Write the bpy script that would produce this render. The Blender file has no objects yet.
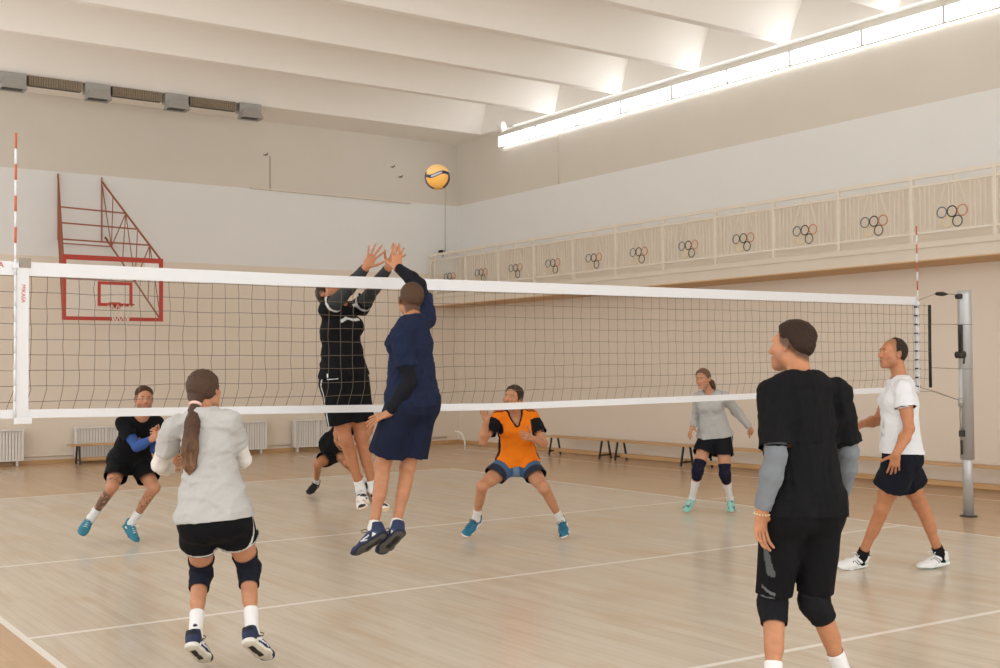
import bpy, math, random
import numpy as np
from mathutils import Vector, Matrix
random.seed(7)
SC = bpy.context.scene
COL = SC.collection
V = lambda *a: np.array(a, float)

# ------------------------------------------------------------------ materials
def lin(c):
    o = []
    for v in c[:3]:
        v = v / 255.0
        o.append(v / 12.92 if v <= 0.04045 else ((v + 0.055) / 1.055) ** 2.4)
    return o
class NT:
    def __init__(s, name):
        s.m = bpy.data.materials.new(name); s.m.use_nodes = True
        s.t = s.m.node_tree; s.t.nodes.clear()
        s.out = s.t.nodes.new('ShaderNodeOutputMaterial')
        s.b = s.t.nodes.new('ShaderNodeBsdfPrincipled')
        s.t.links.new(s.b.outputs[0], s.out.inputs[0])
    def n(s, typ, **kw):
        x = s.t.nodes.new(typ)
        for k, v in kw.items(): setattr(x, k, v)
        return x
    def put(s, sock, v):
        if hasattr(v, 'is_linked') or isinstance(v, bpy.types.NodeSocket): s.t.links.new(v, sock)
        else:
            if hasattr(sock.default_value, '__len__') and len(sock.default_value) == 4 and len(v) == 3: v = (*v, 1)
            sock.default_value = v
    def math(s, op, a, b=0.0, c=None):
        x = s.n('ShaderNodeMath', operation=op)
        s.put(x.inputs[0], a); s.put(x.inputs[1], b)
        if c is not None: s.put(x.inputs[2], c)
        return x.outputs[0]
    def mix(s, f, a, b, blend='MIX'):
        x = s.n('ShaderNodeMix', data_type='RGBA', blend_type=blend)
        s.put(x.inputs[0], f); s.put(x.inputs[6], a); s.put(x.inputs[7], b)
        return x.outputs[2]
    def xyz(s, kind='Object'):
        t = s.n('ShaderNodeTexCoord'); q = s.n('ShaderNodeSeparateXYZ')
        s.t.links.new(t.outputs[kind], q.inputs[0])
        return t.outputs[kind], q.outputs[0], q.outputs[1], q.outputs[2]
    def comb(s, x, y, z=0.0):
        q = s.n('ShaderNodeCombineXYZ')
        for i, v in enumerate((x, y, z)): s.put(q.inputs[i], v)
        return q.outputs[0]
    def noise(s, vec, scale, detail=3.0, rough=.5):
        q = s.n('ShaderNodeTexNoise'); s.put(q.inputs['Vector'], vec)
        q.inputs['Scale'].default_value = scale; q.inputs['Detail'].default_value = detail; q.inputs['Roughness'].default_value = rough
        return q.outputs[0]
    def bump(s, h, strength, dist=.01):
        q = s.n('ShaderNodeBump'); s.put(q.inputs['Height'], h)
        q.inputs['Strength'].default_value = strength; q.inputs['Distance'].default_value = dist
        s.t.links.new(q.outputs[0], s.b.inputs['Normal'])
    def base(s, v): s.put(s.b.inputs['Base Color'], v)
    def set(s, **kw):
        for k, v in kw.items(): s.put(s.b.inputs[k], v)
        return s
def plain(name, c, rough=.5, metal=0.0, var=.06, scale=20, spec=.5, bump=0):
    n = NT(name); vec, *_ = n.xyz()
    f = n.noise(vec, scale)
    c = lin(c); lo = [v * (1 - var) for v in c]; hi = [min(1, v * (1 + var)) for v in c]
    n.base(n.mix(f, lo, hi)); n.set(Roughness=rough, Metallic=metal); n.b.inputs['Specular IOR Level'].default_value = spec
    if bump: n.bump(f, bump)
    return n.m
def attr_mat(name, rough, spec=.3, bscale=0, bump=0, var=.05, vscale=30, sss=0, aniso=None, sheen=0):
    n = NT(name); a = n.n('ShaderNodeVertexColor', layer_name='Col'); vec, x, y, z = n.xyz()
    f = n.noise(vec, vscale)
    dark = n.mix(1.0, a.outputs[0], (1 - 2 * var,) * 3, 'MULTIPLY')
    n.base(n.mix(f, dark, a.outputs[0])); n.set(Roughness=rough); n.b.inputs['Specular IOR Level'].default_value = spec
    if bump: n.bump(n.noise(vec, bscale, 4), bump)
    if sss:
        n.b.inputs['Subsurface Weight'].default_value = sss; n.b.inputs['Subsurface Radius'].default_value = (.012, .005, .003)
        n.b.inputs['Subsurface Scale'].default_value = 1.0
    if sheen: n.b.inputs['Sheen Weight'].default_value = sheen
    return n.m
M = {}
M['skin'] = attr_mat('skin', .48, .35, 60, .03, .05, 9)
M['cloth'] = attr_mat('sports cloth', .85, .15, 90, .12, .06, 14)
M['heather'] = attr_mat('heather jersey cloth', .9, .1, 120, .15, .10, 160)
M['hair'] = attr_mat('hair', .62, .18, 140, .5, .22, 110)
M['shoe'] = attr_mat('shoe mesh', .6, .3, 200, .2, .06, 60)
M['ball'] = attr_mat('volleyball leather', .45, .4, 300, .1, .03, 30)
M['eye'] = attr_mat('eye', .15, .5)
M['steel'] = plain('galvanised steel', (186, 188, 188), .38, .35, .05, 6)
M['darksteel'] = plain('dark painted steel', (52, 50, 48), .5, .2)
M['black'] = plain('black rubber', (26, 25, 25), .6)
M['tape'] = plain('white net tape', (222, 224, 226), .6, 0, .03, 12)
M['cord'] = plain('dark net cord', (104, 92, 78), .8)
M['rope'] = plain('grey rope', (150, 143, 132), .8)
M['redpaint'] = plain('red painted steel', (178, 54, 34), .45, .0, .06, 9)
M['orangestripe'] = plain('orange red antenna stripe', (190, 92, 62), .5)
M['brick'] = plain('red brown painted steel', (150, 86, 58), .5, .0, .06, 9)
M['cream'] = plain('cream paint', (218, 208, 192), .5, 0, .03, 5)
M['railcream'] = plain('cream railing paint', (226, 218, 204), .45, 0, .03, 5)
M['radiator'] = plain('white enamel', (226, 224, 218), .45, 0, .03, 8)
M['radgap'] = plain('shaded radiator core', (208, 205, 198), .6, 0, .05, 8)  # radiator white darkened to paint in the shade between the fins
M['ductgrey'] = plain('grey sheet metal', (168, 167, 162), .5, .2, .08, 14)
M['grille'] = plain('brown grey grille', (140, 126, 106), .6)
M['panelgrey'] = plain('grey panel frame', (206, 206, 204), .6)
M['soffit'] = plain('tan soffit paint', (204, 168, 124), .6, 0, .04, 3)
M['white'] = plain('white plastic', (228, 227, 222), .5, 0, .03)
M['laceblack'] = plain('black lace', (30, 28, 34), .8)
M['netwhite'] = plain('white net string', (218, 208, 194), .8)
M['redink'] = plain('red print', (196, 46, 44), .6)
for nm, c in (('ring_blue', (96, 112, 124)), ('ring_black', (38, 36, 36)), ('ring_red', (198, 132, 96)), ('ring_yellow', (226, 206, 160)), ('ring_green', (70, 80, 68))):
    M[nm] = plain(nm.replace('_', ' ') + ' paint', c, .45)
def wood_mat(name, c1, c2, axis=1):
    n = NT(name); vec, x, y, z = n.xyz()
    v = n.comb(n.math('MULTIPLY', x, 30 if axis else 2), n.math('MULTIPLY', y, 2 if axis else 30), n.math('MULTIPLY', z, 30))
    n.base(n.mix(n.noise(v, 1.0, 5), lin(c1), lin(c2))); n.set(Roughness=.42)
    return n.m
M['benchwood'] = wood_mat('varnished bench wood', (176, 134, 88), (216, 178, 128), 1)
M['benchwood_x'] = wood_mat('varnished bench wood along', (176, 134, 88), (216, 178, 128), 0)
def lamp_mat():
    n = NT('lit light panel'); n.base((.9, .9, .9)); n.b.inputs['Emission Color'].default_value = (.96, .985, 1, 1); n.b.inputs['Emission Strength'].default_value = LAMP
    return n.m
def glass_mat():
    n = NT('clear backboard glass'); tr = n.n('ShaderNodeBsdfTransparent'); gl = n.n('ShaderNodeBsdfGlossy'); gl.inputs['Roughness'].default_value = .05
    tr.inputs[0].default_value = (.98, .985, .98, 1); mx = n.n('ShaderNodeMixShader'); mx.inputs[0].default_value = .02
    n.t.links.new(tr.outputs[0], mx.inputs[1]); n.t.links.new(gl.outputs[0], mx.inputs[2]); n.t.links.new(mx.outputs[0], n.out.inputs[0])
    return n.m
LAMP = 7.0
M['lamp'] = lamp_mat(); M['glass'] = glass_mat()

XW = 12.93
ZB, ZL, ZR = 5.49, 3.88, 4.33
def wall_mat():
    n = NT('painted gym wall'); vec, x, y, z = n.xyz()
    nz = n.noise(vec, 1.3, 4); fine = n.noise(vec, 40, 2)
    zz = n.math('ADD', z, n.math('MULTIPLY', n.math('SUBTRACT', fine, .5), .012))
    lowc = n.mix(nz, lin((223, 211, 195)), lin((228, 217, 202)))
    midc = n.mix(nz, lin((225, 225, 223)), lin((230, 230, 228)))
    upc = n.mix(nz, lin((211, 204, 192)), lin((217, 210, 199)))
    c = n.mix(n.math('GREATER_THAN', zz, n.math('ADD', ZL, n.math('MULTIPLY', n.math('GREATER_THAN', x, XW - .01), ZR - ZL))), lowc, midc)
    c = n.mix(n.math('GREATER_THAN', zz, ZB), c, upc)
    n.base(c); n.set(Roughness=.42); n.b.inputs['Specular IOR Level'].default_value = .35
    n.bump(n.noise(vec, 5, 5), .12, .02)
    return n.m
M['wall'] = wall_mat()
M['ceiling'] = plain('white ceiling paint', (243, 240, 234), .7, 0, .02, 2)

def floor_mat():
    n = NT('varnished plank floor'); vec, x, y, z = n.xyz()
    px = n.math('DIVIDE', x, .07); pid = n.math('FLOOR', px)
    wn = n.n('ShaderNodeTexWhiteNoise', noise_dimensions='1D'); n.put(wn.inputs['W'], pid)
    py = n.math('ADD', n.math('DIVIDE', y, 1.6), n.math('MULTIPLY', wn.outputs[0], 9.0)); pyd = n.math('FLOOR', py)
    w2 = n.n('ShaderNodeTexWhiteNoise', noise_dimensions='2D'); n.put(w2.inputs['Vector'], n.comb(pid, pyd))
    tone = w2.outputs[0]
    grain = n.noise(n.comb(n.math('MULTIPLY', x, 24), n.math('MULTIPLY', y, 1.2), n.math('MULTIPLY', tone, 20)), 1.0, 5)
    patch = n.noise(n.comb(n.math('MULTIPLY', x, 1.1), n.math('MULTIPLY', y, .45)), 1.4, 4)
    streak = n.noise(n.comb(n.math('MULTIPLY', x, 5), n.math('MULTIPLY', y, .7)), 1.2, 3)
    ct = n.mix(tone, lin((206, 194, 176)), lin((216, 205, 188)))
    ct = n.mix(n.math('MULTIPLY', grain, .5), ct, lin((184, 171, 152)))
    sm = n.n('ShaderNodeMapRange'); n.put(sm.inputs[0], patch); sm.inputs[1].default_value = .52; sm.inputs[2].default_value = .72; sm.inputs[4].default_value = .7
    ct = n.mix(sm.outputs[0], ct, lin((190, 168, 136)))
    s2 = n.n('ShaderNodeMapRange'); n.put(s2.inputs[0], streak); s2.inputs[1].default_value = .5; s2.inputs[2].default_value = .75; s2.inputs[4].default_value = .5
    ct = n.mix(s2.outputs[0], ct, lin((216, 209, 198)))
    ot = n.mix(tone, lin((192, 161, 126)), lin((202, 173, 138)))
    ot = n.mix(n.math('MULTIPLY', grain, .5), ot, lin((176, 142, 104)))
    gap = n.math('LESS_THAN', n.math('ABSOLUTE', n.math('SUBTRACT', n.math('FRACT', px), .5)), .06)
    def ln(p0, p1):           # signed distance across and along a painted line
        (x0, y0), (x1, y1) = p0, p1; L = math.hypot(x1 - x0, y1 - y0); dx, dy = (x1 - x0) / L, (y1 - y0) / L
        ac = n.math('ADD', n.math('MULTIPLY', n.math('SUBTRACT', x, x0), -dy), n.math('MULTIPLY', n.math('SUBTRACT', y, y0), dx))
        al = n.math('ADD', n.math('MULTIPLY', n.math('SUBTRACT', x, x0), dx), n.math('MULTIPLY', n.math('SUBTRACT', y, y0), dy))
        return ac, al, L
    segs = LINES
    m = None
    for p0, p1, w in segs:
        ac, al, L = ln(p0, p1)
        a = n.math('LESS_THAN', n.math('ABSOLUTE', ac), w / 2)
        b = n.math('LESS_THAN', n.math('ABSOLUTE', n.math('SUBTRACT', al, L / 2)), L / 2)
        q = n.math('MULTIPLY', a, b); m = q if m is None else n.math('MAXIMUM', m, q)
    acl, _, _ = ln(*LINES[0][:2]); acr, _, _ = ln(*LINES[1][:2]); acb, _, _ = ln(*LINES[2][:2])
    inn = n.math('MULTIPLY', n.math('MULTIPLY', n.math('LESS_THAN', acl, 0), n.math('GREATER_THAN', acr, 0)), n.math('LESS_THAN', acb, 0))
    c = n.mix(inn, ot, ct)
    c = n.mix(n.math('MULTIPLY', gap, .10), c, lin((120, 98, 74)))
    fac = n.math('MULTIPLY', m, n.math('ADD', .72, n.math('MULTIPLY', grain, .25)))
    c = n.mix(fac, c, lin((240, 238, 232)))
    n.base(c)
    n.set(Roughness=n.math('ADD', .14, n.math('MULTIPLY', patch, .14))); n.b.inputs['Specular IOR Level'].default_value = .5
    n.bump(streak, .05, .01)
    return n.m
LINES = [((.030, -9.0), (.055, 9.15), .05), ((8.775, -9.0), (9.055, 9.17), .05), ((.03, 8.95), (8.98, 9.175), .05),
         ((.04, .065), (8.956, -.03), .05), ((.04, 3.11), (8.98, 3.03), .05), ((.03, -2.86), (8.87, -3.30), .05),
         ((11.77, -9), (11.77, 13.2), .05), ((9.14, 3.03), (9.55, 3.0), .05), ((.03, -9.0), (8.775, -9.0), .05)]
M['floor'] = floor_mat()

# ------------------------------------------------------------------ mesh helper
class MB:
    def __init__(s): s.v = []; s.f = []; s.sm = []
    def box(s, lo, hi, bev=0.0):
        x0, y0, z0 = lo; x1, y1, z1 = hi
        if bev <= 0:
            b = len(s.v)
            s.v += [(x0, y0, z0), (x1, y0, z0), (x1, y1, z0), (x0, y1, z0), (x0, y0, z1), (x1, y0, z1), (x1, y1, z1), (x0, y1, z1)]
            for q in ((0, 3, 2, 1), (4, 5, 6, 7), (0, 1, 5, 4), (1, 2, 6, 5), (2, 3, 7, 6), (3, 0, 4, 7)): s.f.append(tuple(b + i for i in q)); s.sm.append(False)
        else:
            import bmesh
            bm = bmesh.new(); bmesh.ops.create_cube(bm, size=1)
            for v in bm.verts: v.co = Vector(((x0 + x1) / 2 + v.co.x * (x1 - x0), (y0 + y1) / 2 + v.co.y * (y1 - y0), (z0 + z1) / 2 + v.co.z * (z1 - z0)))
            bmesh.ops.bevel(bm, geom=bm.edges[:], offset=bev, segments=2, affect='EDGES', profile=.6)
            b = len(s.v); bm.verts.index_update()
            s.v += [tuple(v.co) for v in bm.verts]
            for f in bm.faces: s.f.append(tuple(b + v.index for v in f.verts)); s.sm.append(False)
            bm.free()
        return s
    def bar(s, A, B, w, d=None, side=None, bev=0):      # rectangular bar from A to B
        d = d or w; A, B = V(*A), V(*B); u = B - A; u /= np.linalg.norm(u)
        sd = V(*side) if side is not None else (V(0, 0, 1) if abs(u[2]) < .9 else V(1, 0, 0))
        sd = sd - u * (sd @ u); sd /= np.linalg.norm(sd); q = np.cross(u, sd)
        b = len(s.v)
        for P in (A, B):
            for i, j in ((-1, -1), (1, -1), (1, 1), (-1, 1)): s.v.append(tuple(P + sd * i * w / 2 + q * j * d / 2))
        for f in ((0, 3, 2, 1), (4, 5, 6, 7), (0, 1, 5, 4), (1, 2, 6, 5), (2, 3, 7, 6), (3, 0, 4, 7)): s.f.append(tuple(b + i for i in f)); s.sm.append(False)
        return s
    def tube(s, pts, r, seg=8, closed=False, cap=True):
        pts = [V(*p) for p in pts]; n = len(pts); rs = r if hasattr(r, '__len__') else [r] * n
        rings = []; prev = None
        for i in range(n):
            a = pts[i - 1] if (i or closed) else pts[0]; b = pts[(i + 1) % n] if (i < n - 1 or closed) else pts[-1]
            t = b - a; t /= (np.linalg.norm(t) + 1e-12)
            if prev is None: e = np.cross(t, V(0, 0, 1) if abs(t[2]) < .9 else V(1, 0, 0))
            else: e = prev - t * (prev @ t)
            e /= (np.linalg.norm(e) + 1e-12); prev = e; q = np.cross(t, e)
            rings.append(len(s.v))
            for k in range(seg):
                an = 2 * math.pi * k / seg; s.v.append(tuple(pts[i] + rs[i] * (math.cos(an) * e + math.sin(an) * q)))
        for i in range(n if closed else n - 1):
            a, b = rings[i], rings[(i + 1) % n]
            for k in range(seg): s.f.append((a + k, a + (k + 1) % seg, b + (k + 1) % seg, b + k)); s.sm.append(seg > 4)
        if cap and not closed:
            s.f.append(tuple(rings[0] + k for k in range(seg))[::-1]); s.sm.append(False)
            s.f.append(tuple(rings[-1] + k for k in range(seg))); s.sm.append(False)
        return s
    def poly(s, pts, smooth=False):
        b = len(s.v); s.v += [tuple(p) for p in pts]; s.f.append(tuple(range(b, b + len(pts)))); s.sm.append(smooth); return s
    def build(s, name, mat, parent=None):
        me = bpy.data.meshes.new(name); me.from_pydata(s.v, [], s.f); me.update()
        me.polygons.foreach_set('use_smooth', s.sm)
        me.materials.append(M[mat] if isinstance(mat, str) else mat)
        return link(bpy.data.objects.new(name, me), parent)
def link(o, parent=None):
    COL.objects.link(o)
    if parent is not None:
        o.parent = parent; o.location = [-c for c in parent_loc(parent)]
    return o
def parent_loc(p):
    l = Vector(p.location)
    while p.parent: p = p.parent; l += Vector(p.location)
    return l
def tag(o, label=None, cat=None, group=None, kind=None):
    for k, v in (('label', label), ('category', cat), ('group', group), ('kind', kind)):
        if v: o[k] = v
    return o
def empty(name, loc, label=None, cat=None, group=None):
    o = bpy.data.objects.new(name, None); COL.objects.link(o); o.location = loc; o.empty_display_size = .1
    return tag(o, label, cat, group)
def origin(o, loc):                       # move a top-level mesh's origin without moving the mesh
    o.data.transform(Matrix.Translation([-c for c in loc])); o.location = loc; return o

# ------------------------------------------------------------------ the room
XW, YW, ZC = 12.93, 14.92, 6.93
XL, YN = -4.0, -13.0
def structure():
    f = MB().box((XL, YN, -.12), (XW, YW, 0)).build('floor', 'floor'); tag(f, kind='structure')
    w = MB().box((XL, YW, -.12), (XW + .25, YW + .25, 7.9)).build('wall_back', 'wall'); tag(w, kind='structure')
    w = MB().box((XW, YN, -.12), (XW + .25, YW, 7.9)).build('wall_right', 'wall'); tag(w, kind='structure')
    # folded ceiling: narrow rib soffits with deep sloping coffers between them
    m = MB(); h, run, e, rw = .78, .60, .20, .16; xe = 12.75
    ys = [13.62, 10.95] + [10.95 - 2.06 * k for k in range(1, 12)]
    q = lambda *p: m.poly(p)
    for i in range(len(ys) - 1):
        yf, yn = ys[i], ys[i + 1] + rw               # trough between far rib (near edge yf) and near rib (far edge yn)
        z0, z1 = ZC, ZC + h
        a0, a1 = yn + run, yf - run; xi = xe - e
        q((XL, yf, z0), (XL, a1, z1), (xi, a1, z1), (xe, yf, z0))
        q((XL, yn, z0), (xe, yn, z0), (xi, a0, z1), (XL, a0, z1))
        q((XL, a0, z1), (xi, a0, z1), (xi, a1, z1), (XL, a1, z1))
        q((xe, yn, z0), (xe, yf, z0), (xi, a1, z1), (xi, a0, z1))
        q((XL, ys[i + 1], z0), (xe, ys[i + 1], z0), (xe, yn, z0), (XL, yn, z0))
        q((xe, ys[i + 1], z0), (XW, ys[i + 1], z0), (XW, yf, z0), (xe, yf, z0))
    q((XL, ys[0], ZC), (XW, ys[0], ZC), (XW, YW, ZC), (XL, YW, ZC))
    c = m.build('ceiling', 'ceiling'); tag(c, kind='structure')
    b = MB().box((XL, YW - .018, 0), (XW - .02, YW, .075)).build('baseboard_back', 'benchwood_x'); tag(b, kind='structure')
    b = MB().box((XW - .018, YN, 0), (XW, YW, .075)).build('baseboard_right', 'benchwood'); tag(b, kind='structure')
    # gallery slab along the right wall
    m = MB().box((12.05, YN, 3.14), (XW, YW, 3.36)).box((12.02, YN, 3.30), (12.05, YW, 3.38))
    s = m.build('trim_1', 'cream'); tag(s, kind='structure')
    s = MB().box((12.05, YN, 3.122), (XW, YW, 3.14)).build('trim_2', 'soffit'); tag(s, kind='structure')
    m = MB().box((XL - .3, YN, -.12), (XL, YW, .9)).box((XL - .3, YN, 6.5), (XL, YW, 7.9))
    y = YN
    while y < YW: m.box((XL - .3, y, .9), (XL, min(y + .4, YW), 6.5)); y += 3.49
    w = m.build('wall_left', 'wall'); tag(w, kind='structure')
structure()

def strip_lights():
    ys = [13.04, 11.65, 10.31, 8.94, 7.54, 6.17, 4.80, 3.39, 1.98, .60, -.78, -2.16]
    wh = ['nearest the back wall corner', 'second from the back wall corner', 'third from the back wall corner', 'fourth from the back wall corner', 'fifth from the back wall corner',
          'sixth from the back wall corner', 'seventh from the back wall corner', 'eighth from the back wall corner', 'at the right edge of the picture', '', '']
    for i in range(9):
        y1, y0 = ys[i], ys[i + 1]
        t = empty('wall_lamp', (12.9, (y0 + y1) / 2, 6.55), 'glowing white light panel high on the right wall, ' + wh[i], 'light', 'light panels along the top of the right wall')
        MB().box((12.80, y0 + .023, 6.572), (12.86, y1 - .023, 6.778)).build('diffuser', 'lamp', t)
        m = MB().box((12.862, y0, 6.60), (XW, y1, 6.785)).box((12.825, y0, 6.785), (XW, y1, 6.80)).box((12.815, y0 + .022, 6.556), (12.862, y1 - .022, 6.57)).box((12.785, y0, 6.56), (12.862, y0 + .022, 6.785)).box((12.785, y1 - .022, 6.56), (12.862, y1, 6.785))
        m.build('housing', 'panelgrey', t)
strip_lights()

def railing():
    X = 12.07
    t = empty('balcony_railing', (X, 7, 3.38), 'long cream steel gallery railing with coloured ring emblems above the right wall', 'railing')
    pst = [.79 + 1.2475 * k for k in range(-2, 12)]
    for y in pst:
        if -2.0 < y < 14.9: MB().bar((X, y, 3.36), (X, y, 4.27), .05, .05).build('post', 'railcream', t)
    for z, w in ((4.28, .055), (4.155, .03), (3.51, .032)):
        MB().bar((X, -1.8, z), (X, 14.78, z), w, .036).build('rail', 'railcream', t)
    MB().bar((X, 14.60, 4.27), (X, 14.88, 3.36), .04, .05).build('brace', 'railcream', t)
    for k in range(13):
        a, b = pst[k], pst[k + 1]; L = b - a; c = (a + b) / 2
        if k < 1: continue
        for fs in ((.11, .17, .23, .29), (.72, .78, .84, .9)):
            m = MB()
            for f in fs: m.bar((X, a + L * f, 3.52), (X, a + L * f, 4.15), .011, .011)
            m.bar((X, a + L * fs[0], 3.525), (X, a + L * fs[-1], 3.525), .008, .008); m.build('picket_panel', 'railcream', t)
        m = MB()
        for f in (-.055, 0, .055): m.bar((X, c + f, 3.82), (X, c + f, 4.27), .011, .011)
        for sgn in (-1, 1): m.bar((X, c + sgn * .10, 4.15), (X, c + sgn * .24, 3.72), .012, .012)
        e = m.build('emblem', 'railcream', t)
        for dy, dz, mt in ((.155, 0, 'ring_blue'), (0, 0, 'ring_black'), (-.155, 0, 'ring_red'), (.078, -.135, 'ring_yellow'), (-.078, -.135, 'ring_green')):
            pts = [(X - .015, c + dy + .072 * math.cos(j * math.pi / 12), 3.755 + dz + .072 * math.sin(j * math.pi / 12)) for j in range(24)]
            MB().tube(pts, .0085, 6, True).build('ring', mt, e)
railing()

def bench(x, y0, y1, label, along='y', grp='wooden gym benches'):
    t = empty('gym_bench', (x, (y0 + y1) / 2, 0) if along == 'y' else ((y0 + y1) / 2, x, 0), label, 'bench', grp)
    P = (lambda a, b, z: (x + a, b, z)) if along == 'y' else (lambda a, b, z: (b, x + a, z))
    wd = 'benchwood' if along == 'y' else 'benchwood_x'
    def bx(a0, b0, z0, a1, b1, z1, bev=.006):
        p, q = P(a0, b0, z0), P(a1, b1, z1); return MB().box((min(p[0], q[0]), min(p[1], q[1]), z0), (max(p[0], q[0]), max(p[1], q[1]), z1), bev)
    bx(-.13, y0, .335, .13, y1, .37).build('seat', wd, t)
    bx(-.035, y0 + .18, .055, .035, y1 - .18, .12).build('beam', wd, t)
    for e in (y0 + .17, y1 - .17):
        m = MB()
        for a in (-.11, .11): m.bar(P(a * .7, e, .335), P(a * 1.3, e, .0), .028, .028)
        m.bar(P(-.15, e, .07), P(.15, e, .07), .03, .03)
        m.build('leg', 'darksteel', t)
bench(12.45, 8.93, 10.82, 'wooden gym bench along the right wall, nearest the far corner')
bench(12.45, 6.74, 8.82, 'wooden gym bench along the right wall, second from the far corner')
bench(12.45, 4.40, 6.62, 'wooden gym bench along the right wall, third from the far corner')
bench(12.45, .30, 4.30, 'long wooden gym bench along the right wall behind the silver net post')
bench(14.42, 4.05, 6.35, 'wooden gym bench standing before the radiator behind the tattooed man', 'x')

def radiator(x0, x1, label):
    t = empty('radiator', ((x0 + x1) / 2, YW - .12, .08), label, 'radiator', 'white radiators under the back wall')
    y0, y1 = YW - .22, YW - .05; z0, z1 = .09, .665
    MB().box((x0, y0 - .015, z1 - .03), (x1, y1, z1), .008).build('top_cover', 'radiator', t)
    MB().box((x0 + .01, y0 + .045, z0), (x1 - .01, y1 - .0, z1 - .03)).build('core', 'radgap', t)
    m = MB(); n = int((x1 - x0) / .052)
    for i in range(n):
        xx = x0 + .02 + (x1 - x0 - .04) * i / (n - 1)
        m.box((xx - .019, y0 + .02, z0 + .01), (xx + .019, y0 + .05, z1 - .035))
    m.build('fin_panel', 'radiator', t)
    m = MB()
    for xx in (x0, (x0 + x1) / 2 - .018, x1 - .036): m.box((xx, y0 - .012, z0), (xx + .036, y0 + .05, z1 - .03), .004)
    m.box((x0 + .036, y0 - .011, z0), (x1 - .036, y0 + .004, z0 + .02)); m.build('frame', 'radiator', t)
    for xx in (x0 + .1, x1 - .1): MB().box((xx - .02, y0 + .06, 0), (xx + .02, y1 - .03, z0)).build('foot', 'radiator', t)
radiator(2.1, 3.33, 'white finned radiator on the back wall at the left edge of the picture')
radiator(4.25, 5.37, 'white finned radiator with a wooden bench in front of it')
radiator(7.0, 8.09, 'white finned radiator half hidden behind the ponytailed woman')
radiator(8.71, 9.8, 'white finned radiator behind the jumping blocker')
p = MB().tube([(2.0, YW - .025, .15), (4.2, YW - .025, .15), (12.6, YW - .025, .15)], .018, 8).build('heating_pipe', 'cream')
tag(p, 'thin cream heating pipe running low along the back wall between the radiators', 'pipe')
p = MB().tube([(11.55, 12.55, .004), (11.56, 12.56, .2), (11.5, 12.58, .36), (11.36, 12.6, .42)], .017, 8).build('bent_pipe', 'white')
tag(p, 'thin white bent pipe standing on the floor in the far corner', 'pipe')

def backboard():
    x0, x1, z0, z1, y = 3.64, 5.43, 2.62, 3.775, 13.3
    t = empty('basketball_backboard', (4.53, y, z0), 'red framed clear basketball backboard on a lattice bracket on the back wall', 'basketball backboard')
    fw = .065
    m = MB().box((x0, y - .02, z0), (x0 + fw, y + .02, z1)).box((x1 - fw, y - .02, z0), (x1, y + .02, z1)).box((x0 + fw, y - .02, z0), (x1 - fw, y + .02, z0 + fw)).box((x0 + fw, y - .02, z1 - fw * 1.35), (x1 - fw, y + .02, z1))
    m.build('frame', 'redpaint', t)
    MB().box((x0 + .03, y - .004, z0 + .03), (x1 - .03, y + .004, z1 - .03)).build('glass_panel', 'glass', t)
    a0, a1, c0, c1 = 4.25, 4.87, 2.88, 3.32
    m = MB()
    for q in (((a0, c0), (a0 + .055, c1)), ((a1 - .055, c0), (a1, c1)), ((a0 + .055, c1 - .055), (a1 - .055, c1)), ((a0 + .055, c0), (a1 - .055, c0 + .055))): m.box((q[0][0], y - .012, q[0][1]), (q[1][0], y - .0045, q[1][1]))
    m.build('target_square', 'redpaint', t)
    cx, cy, cz, R = 4.55, y - .37, 2.89, .225
    m = MB().tube([(cx + R * math.cos(k * math.pi / 14), cy + R * math.sin(k * math.pi / 14), cz) for k in range(28)], .011, 8, True)
    m.bar((cx - .08, y, cz), (cx - .05, cy + R * .95, cz), .02).bar((cx + .08, y, cz), (cx + .05, cy + R * .95, cz), .02)
    m.box((cx - .1, y - .03, cz - .06), (cx + .1, y - .012, cz + .06))
    hp = m.build('hoop', 'redpaint', t)
    m = MB(); n = 12; prof = [(1.0, 0), (.82, -.1), (.68, -.2), (.58, -.3), (.6, -.38)]
    for k in range(n):
        for sg in (1, -1):
            pts = []
            for j, (f, dz) in enumerate(prof):
                a = 2 * math.pi * (k + sg * j * .5) / n; pts.append((cx + R * f * math.cos(a), cy + R * f * math.sin(a), cz + dz))
            m.tube(pts, .006, 4)
    m.build('hoop_net', 'netwhite', hp)
    wl = [((3.97, YW, 5.43), (x0 + .02, y + .02, z1)), ((3.98, YW, 4.32), (x0 + .02, y + .02, z0 + .03))]
    wr = [((4.78, YW, 5.38), (x1 - .03, y + .02, z1 - .02)), ((4.85, YW, 4.30), (x1 - .03, y + .02, z0 + .03))]
    lp = lambda A, B, f: tuple(A[i] + (B[i] - A[i]) * f for i in range(3))
    for up, lo in (wl, wr):
        m = MB().bar(*up, .028).bar(*lo, .025); pu = [lp(*up, f) for f in (0, .2, .42, .62, .82, 1)]; pl = [lp(*lo, f) for f in (0, .12, .32, .55, .78, 1)]
        for k in range(1, 6):
            m.bar(pu[k - 1], pl[k], .014) if k % 2 else m.bar(pl[k - 1], pu[k], .014)
            m.bar(pu[k], pl[k], .014)
        m.bar((up[0][0], YW - .02, 5.45), (up[0][0], YW - .02, 4.2), .02)
        m.build('bracket', 'brick', t)
    for f in (.42, .62, .82): MB().bar(lp(*wl[0], f), lp(*wr[0], f), .026).build('cross_bar', 'brick', t)
    for f in (.55, .12): MB().bar(lp(*wl[1], f), lp(*wr[1], f), .02).build('cross_bar', 'brick', t)
    MB().box((x1 - .34, y - .012, z1 - .22), (x1 - .08, y - .0045, z1 - .09)).build('white_patch', 'white', t)  # plain white patch in the upper right of the board
backboard()

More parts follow.
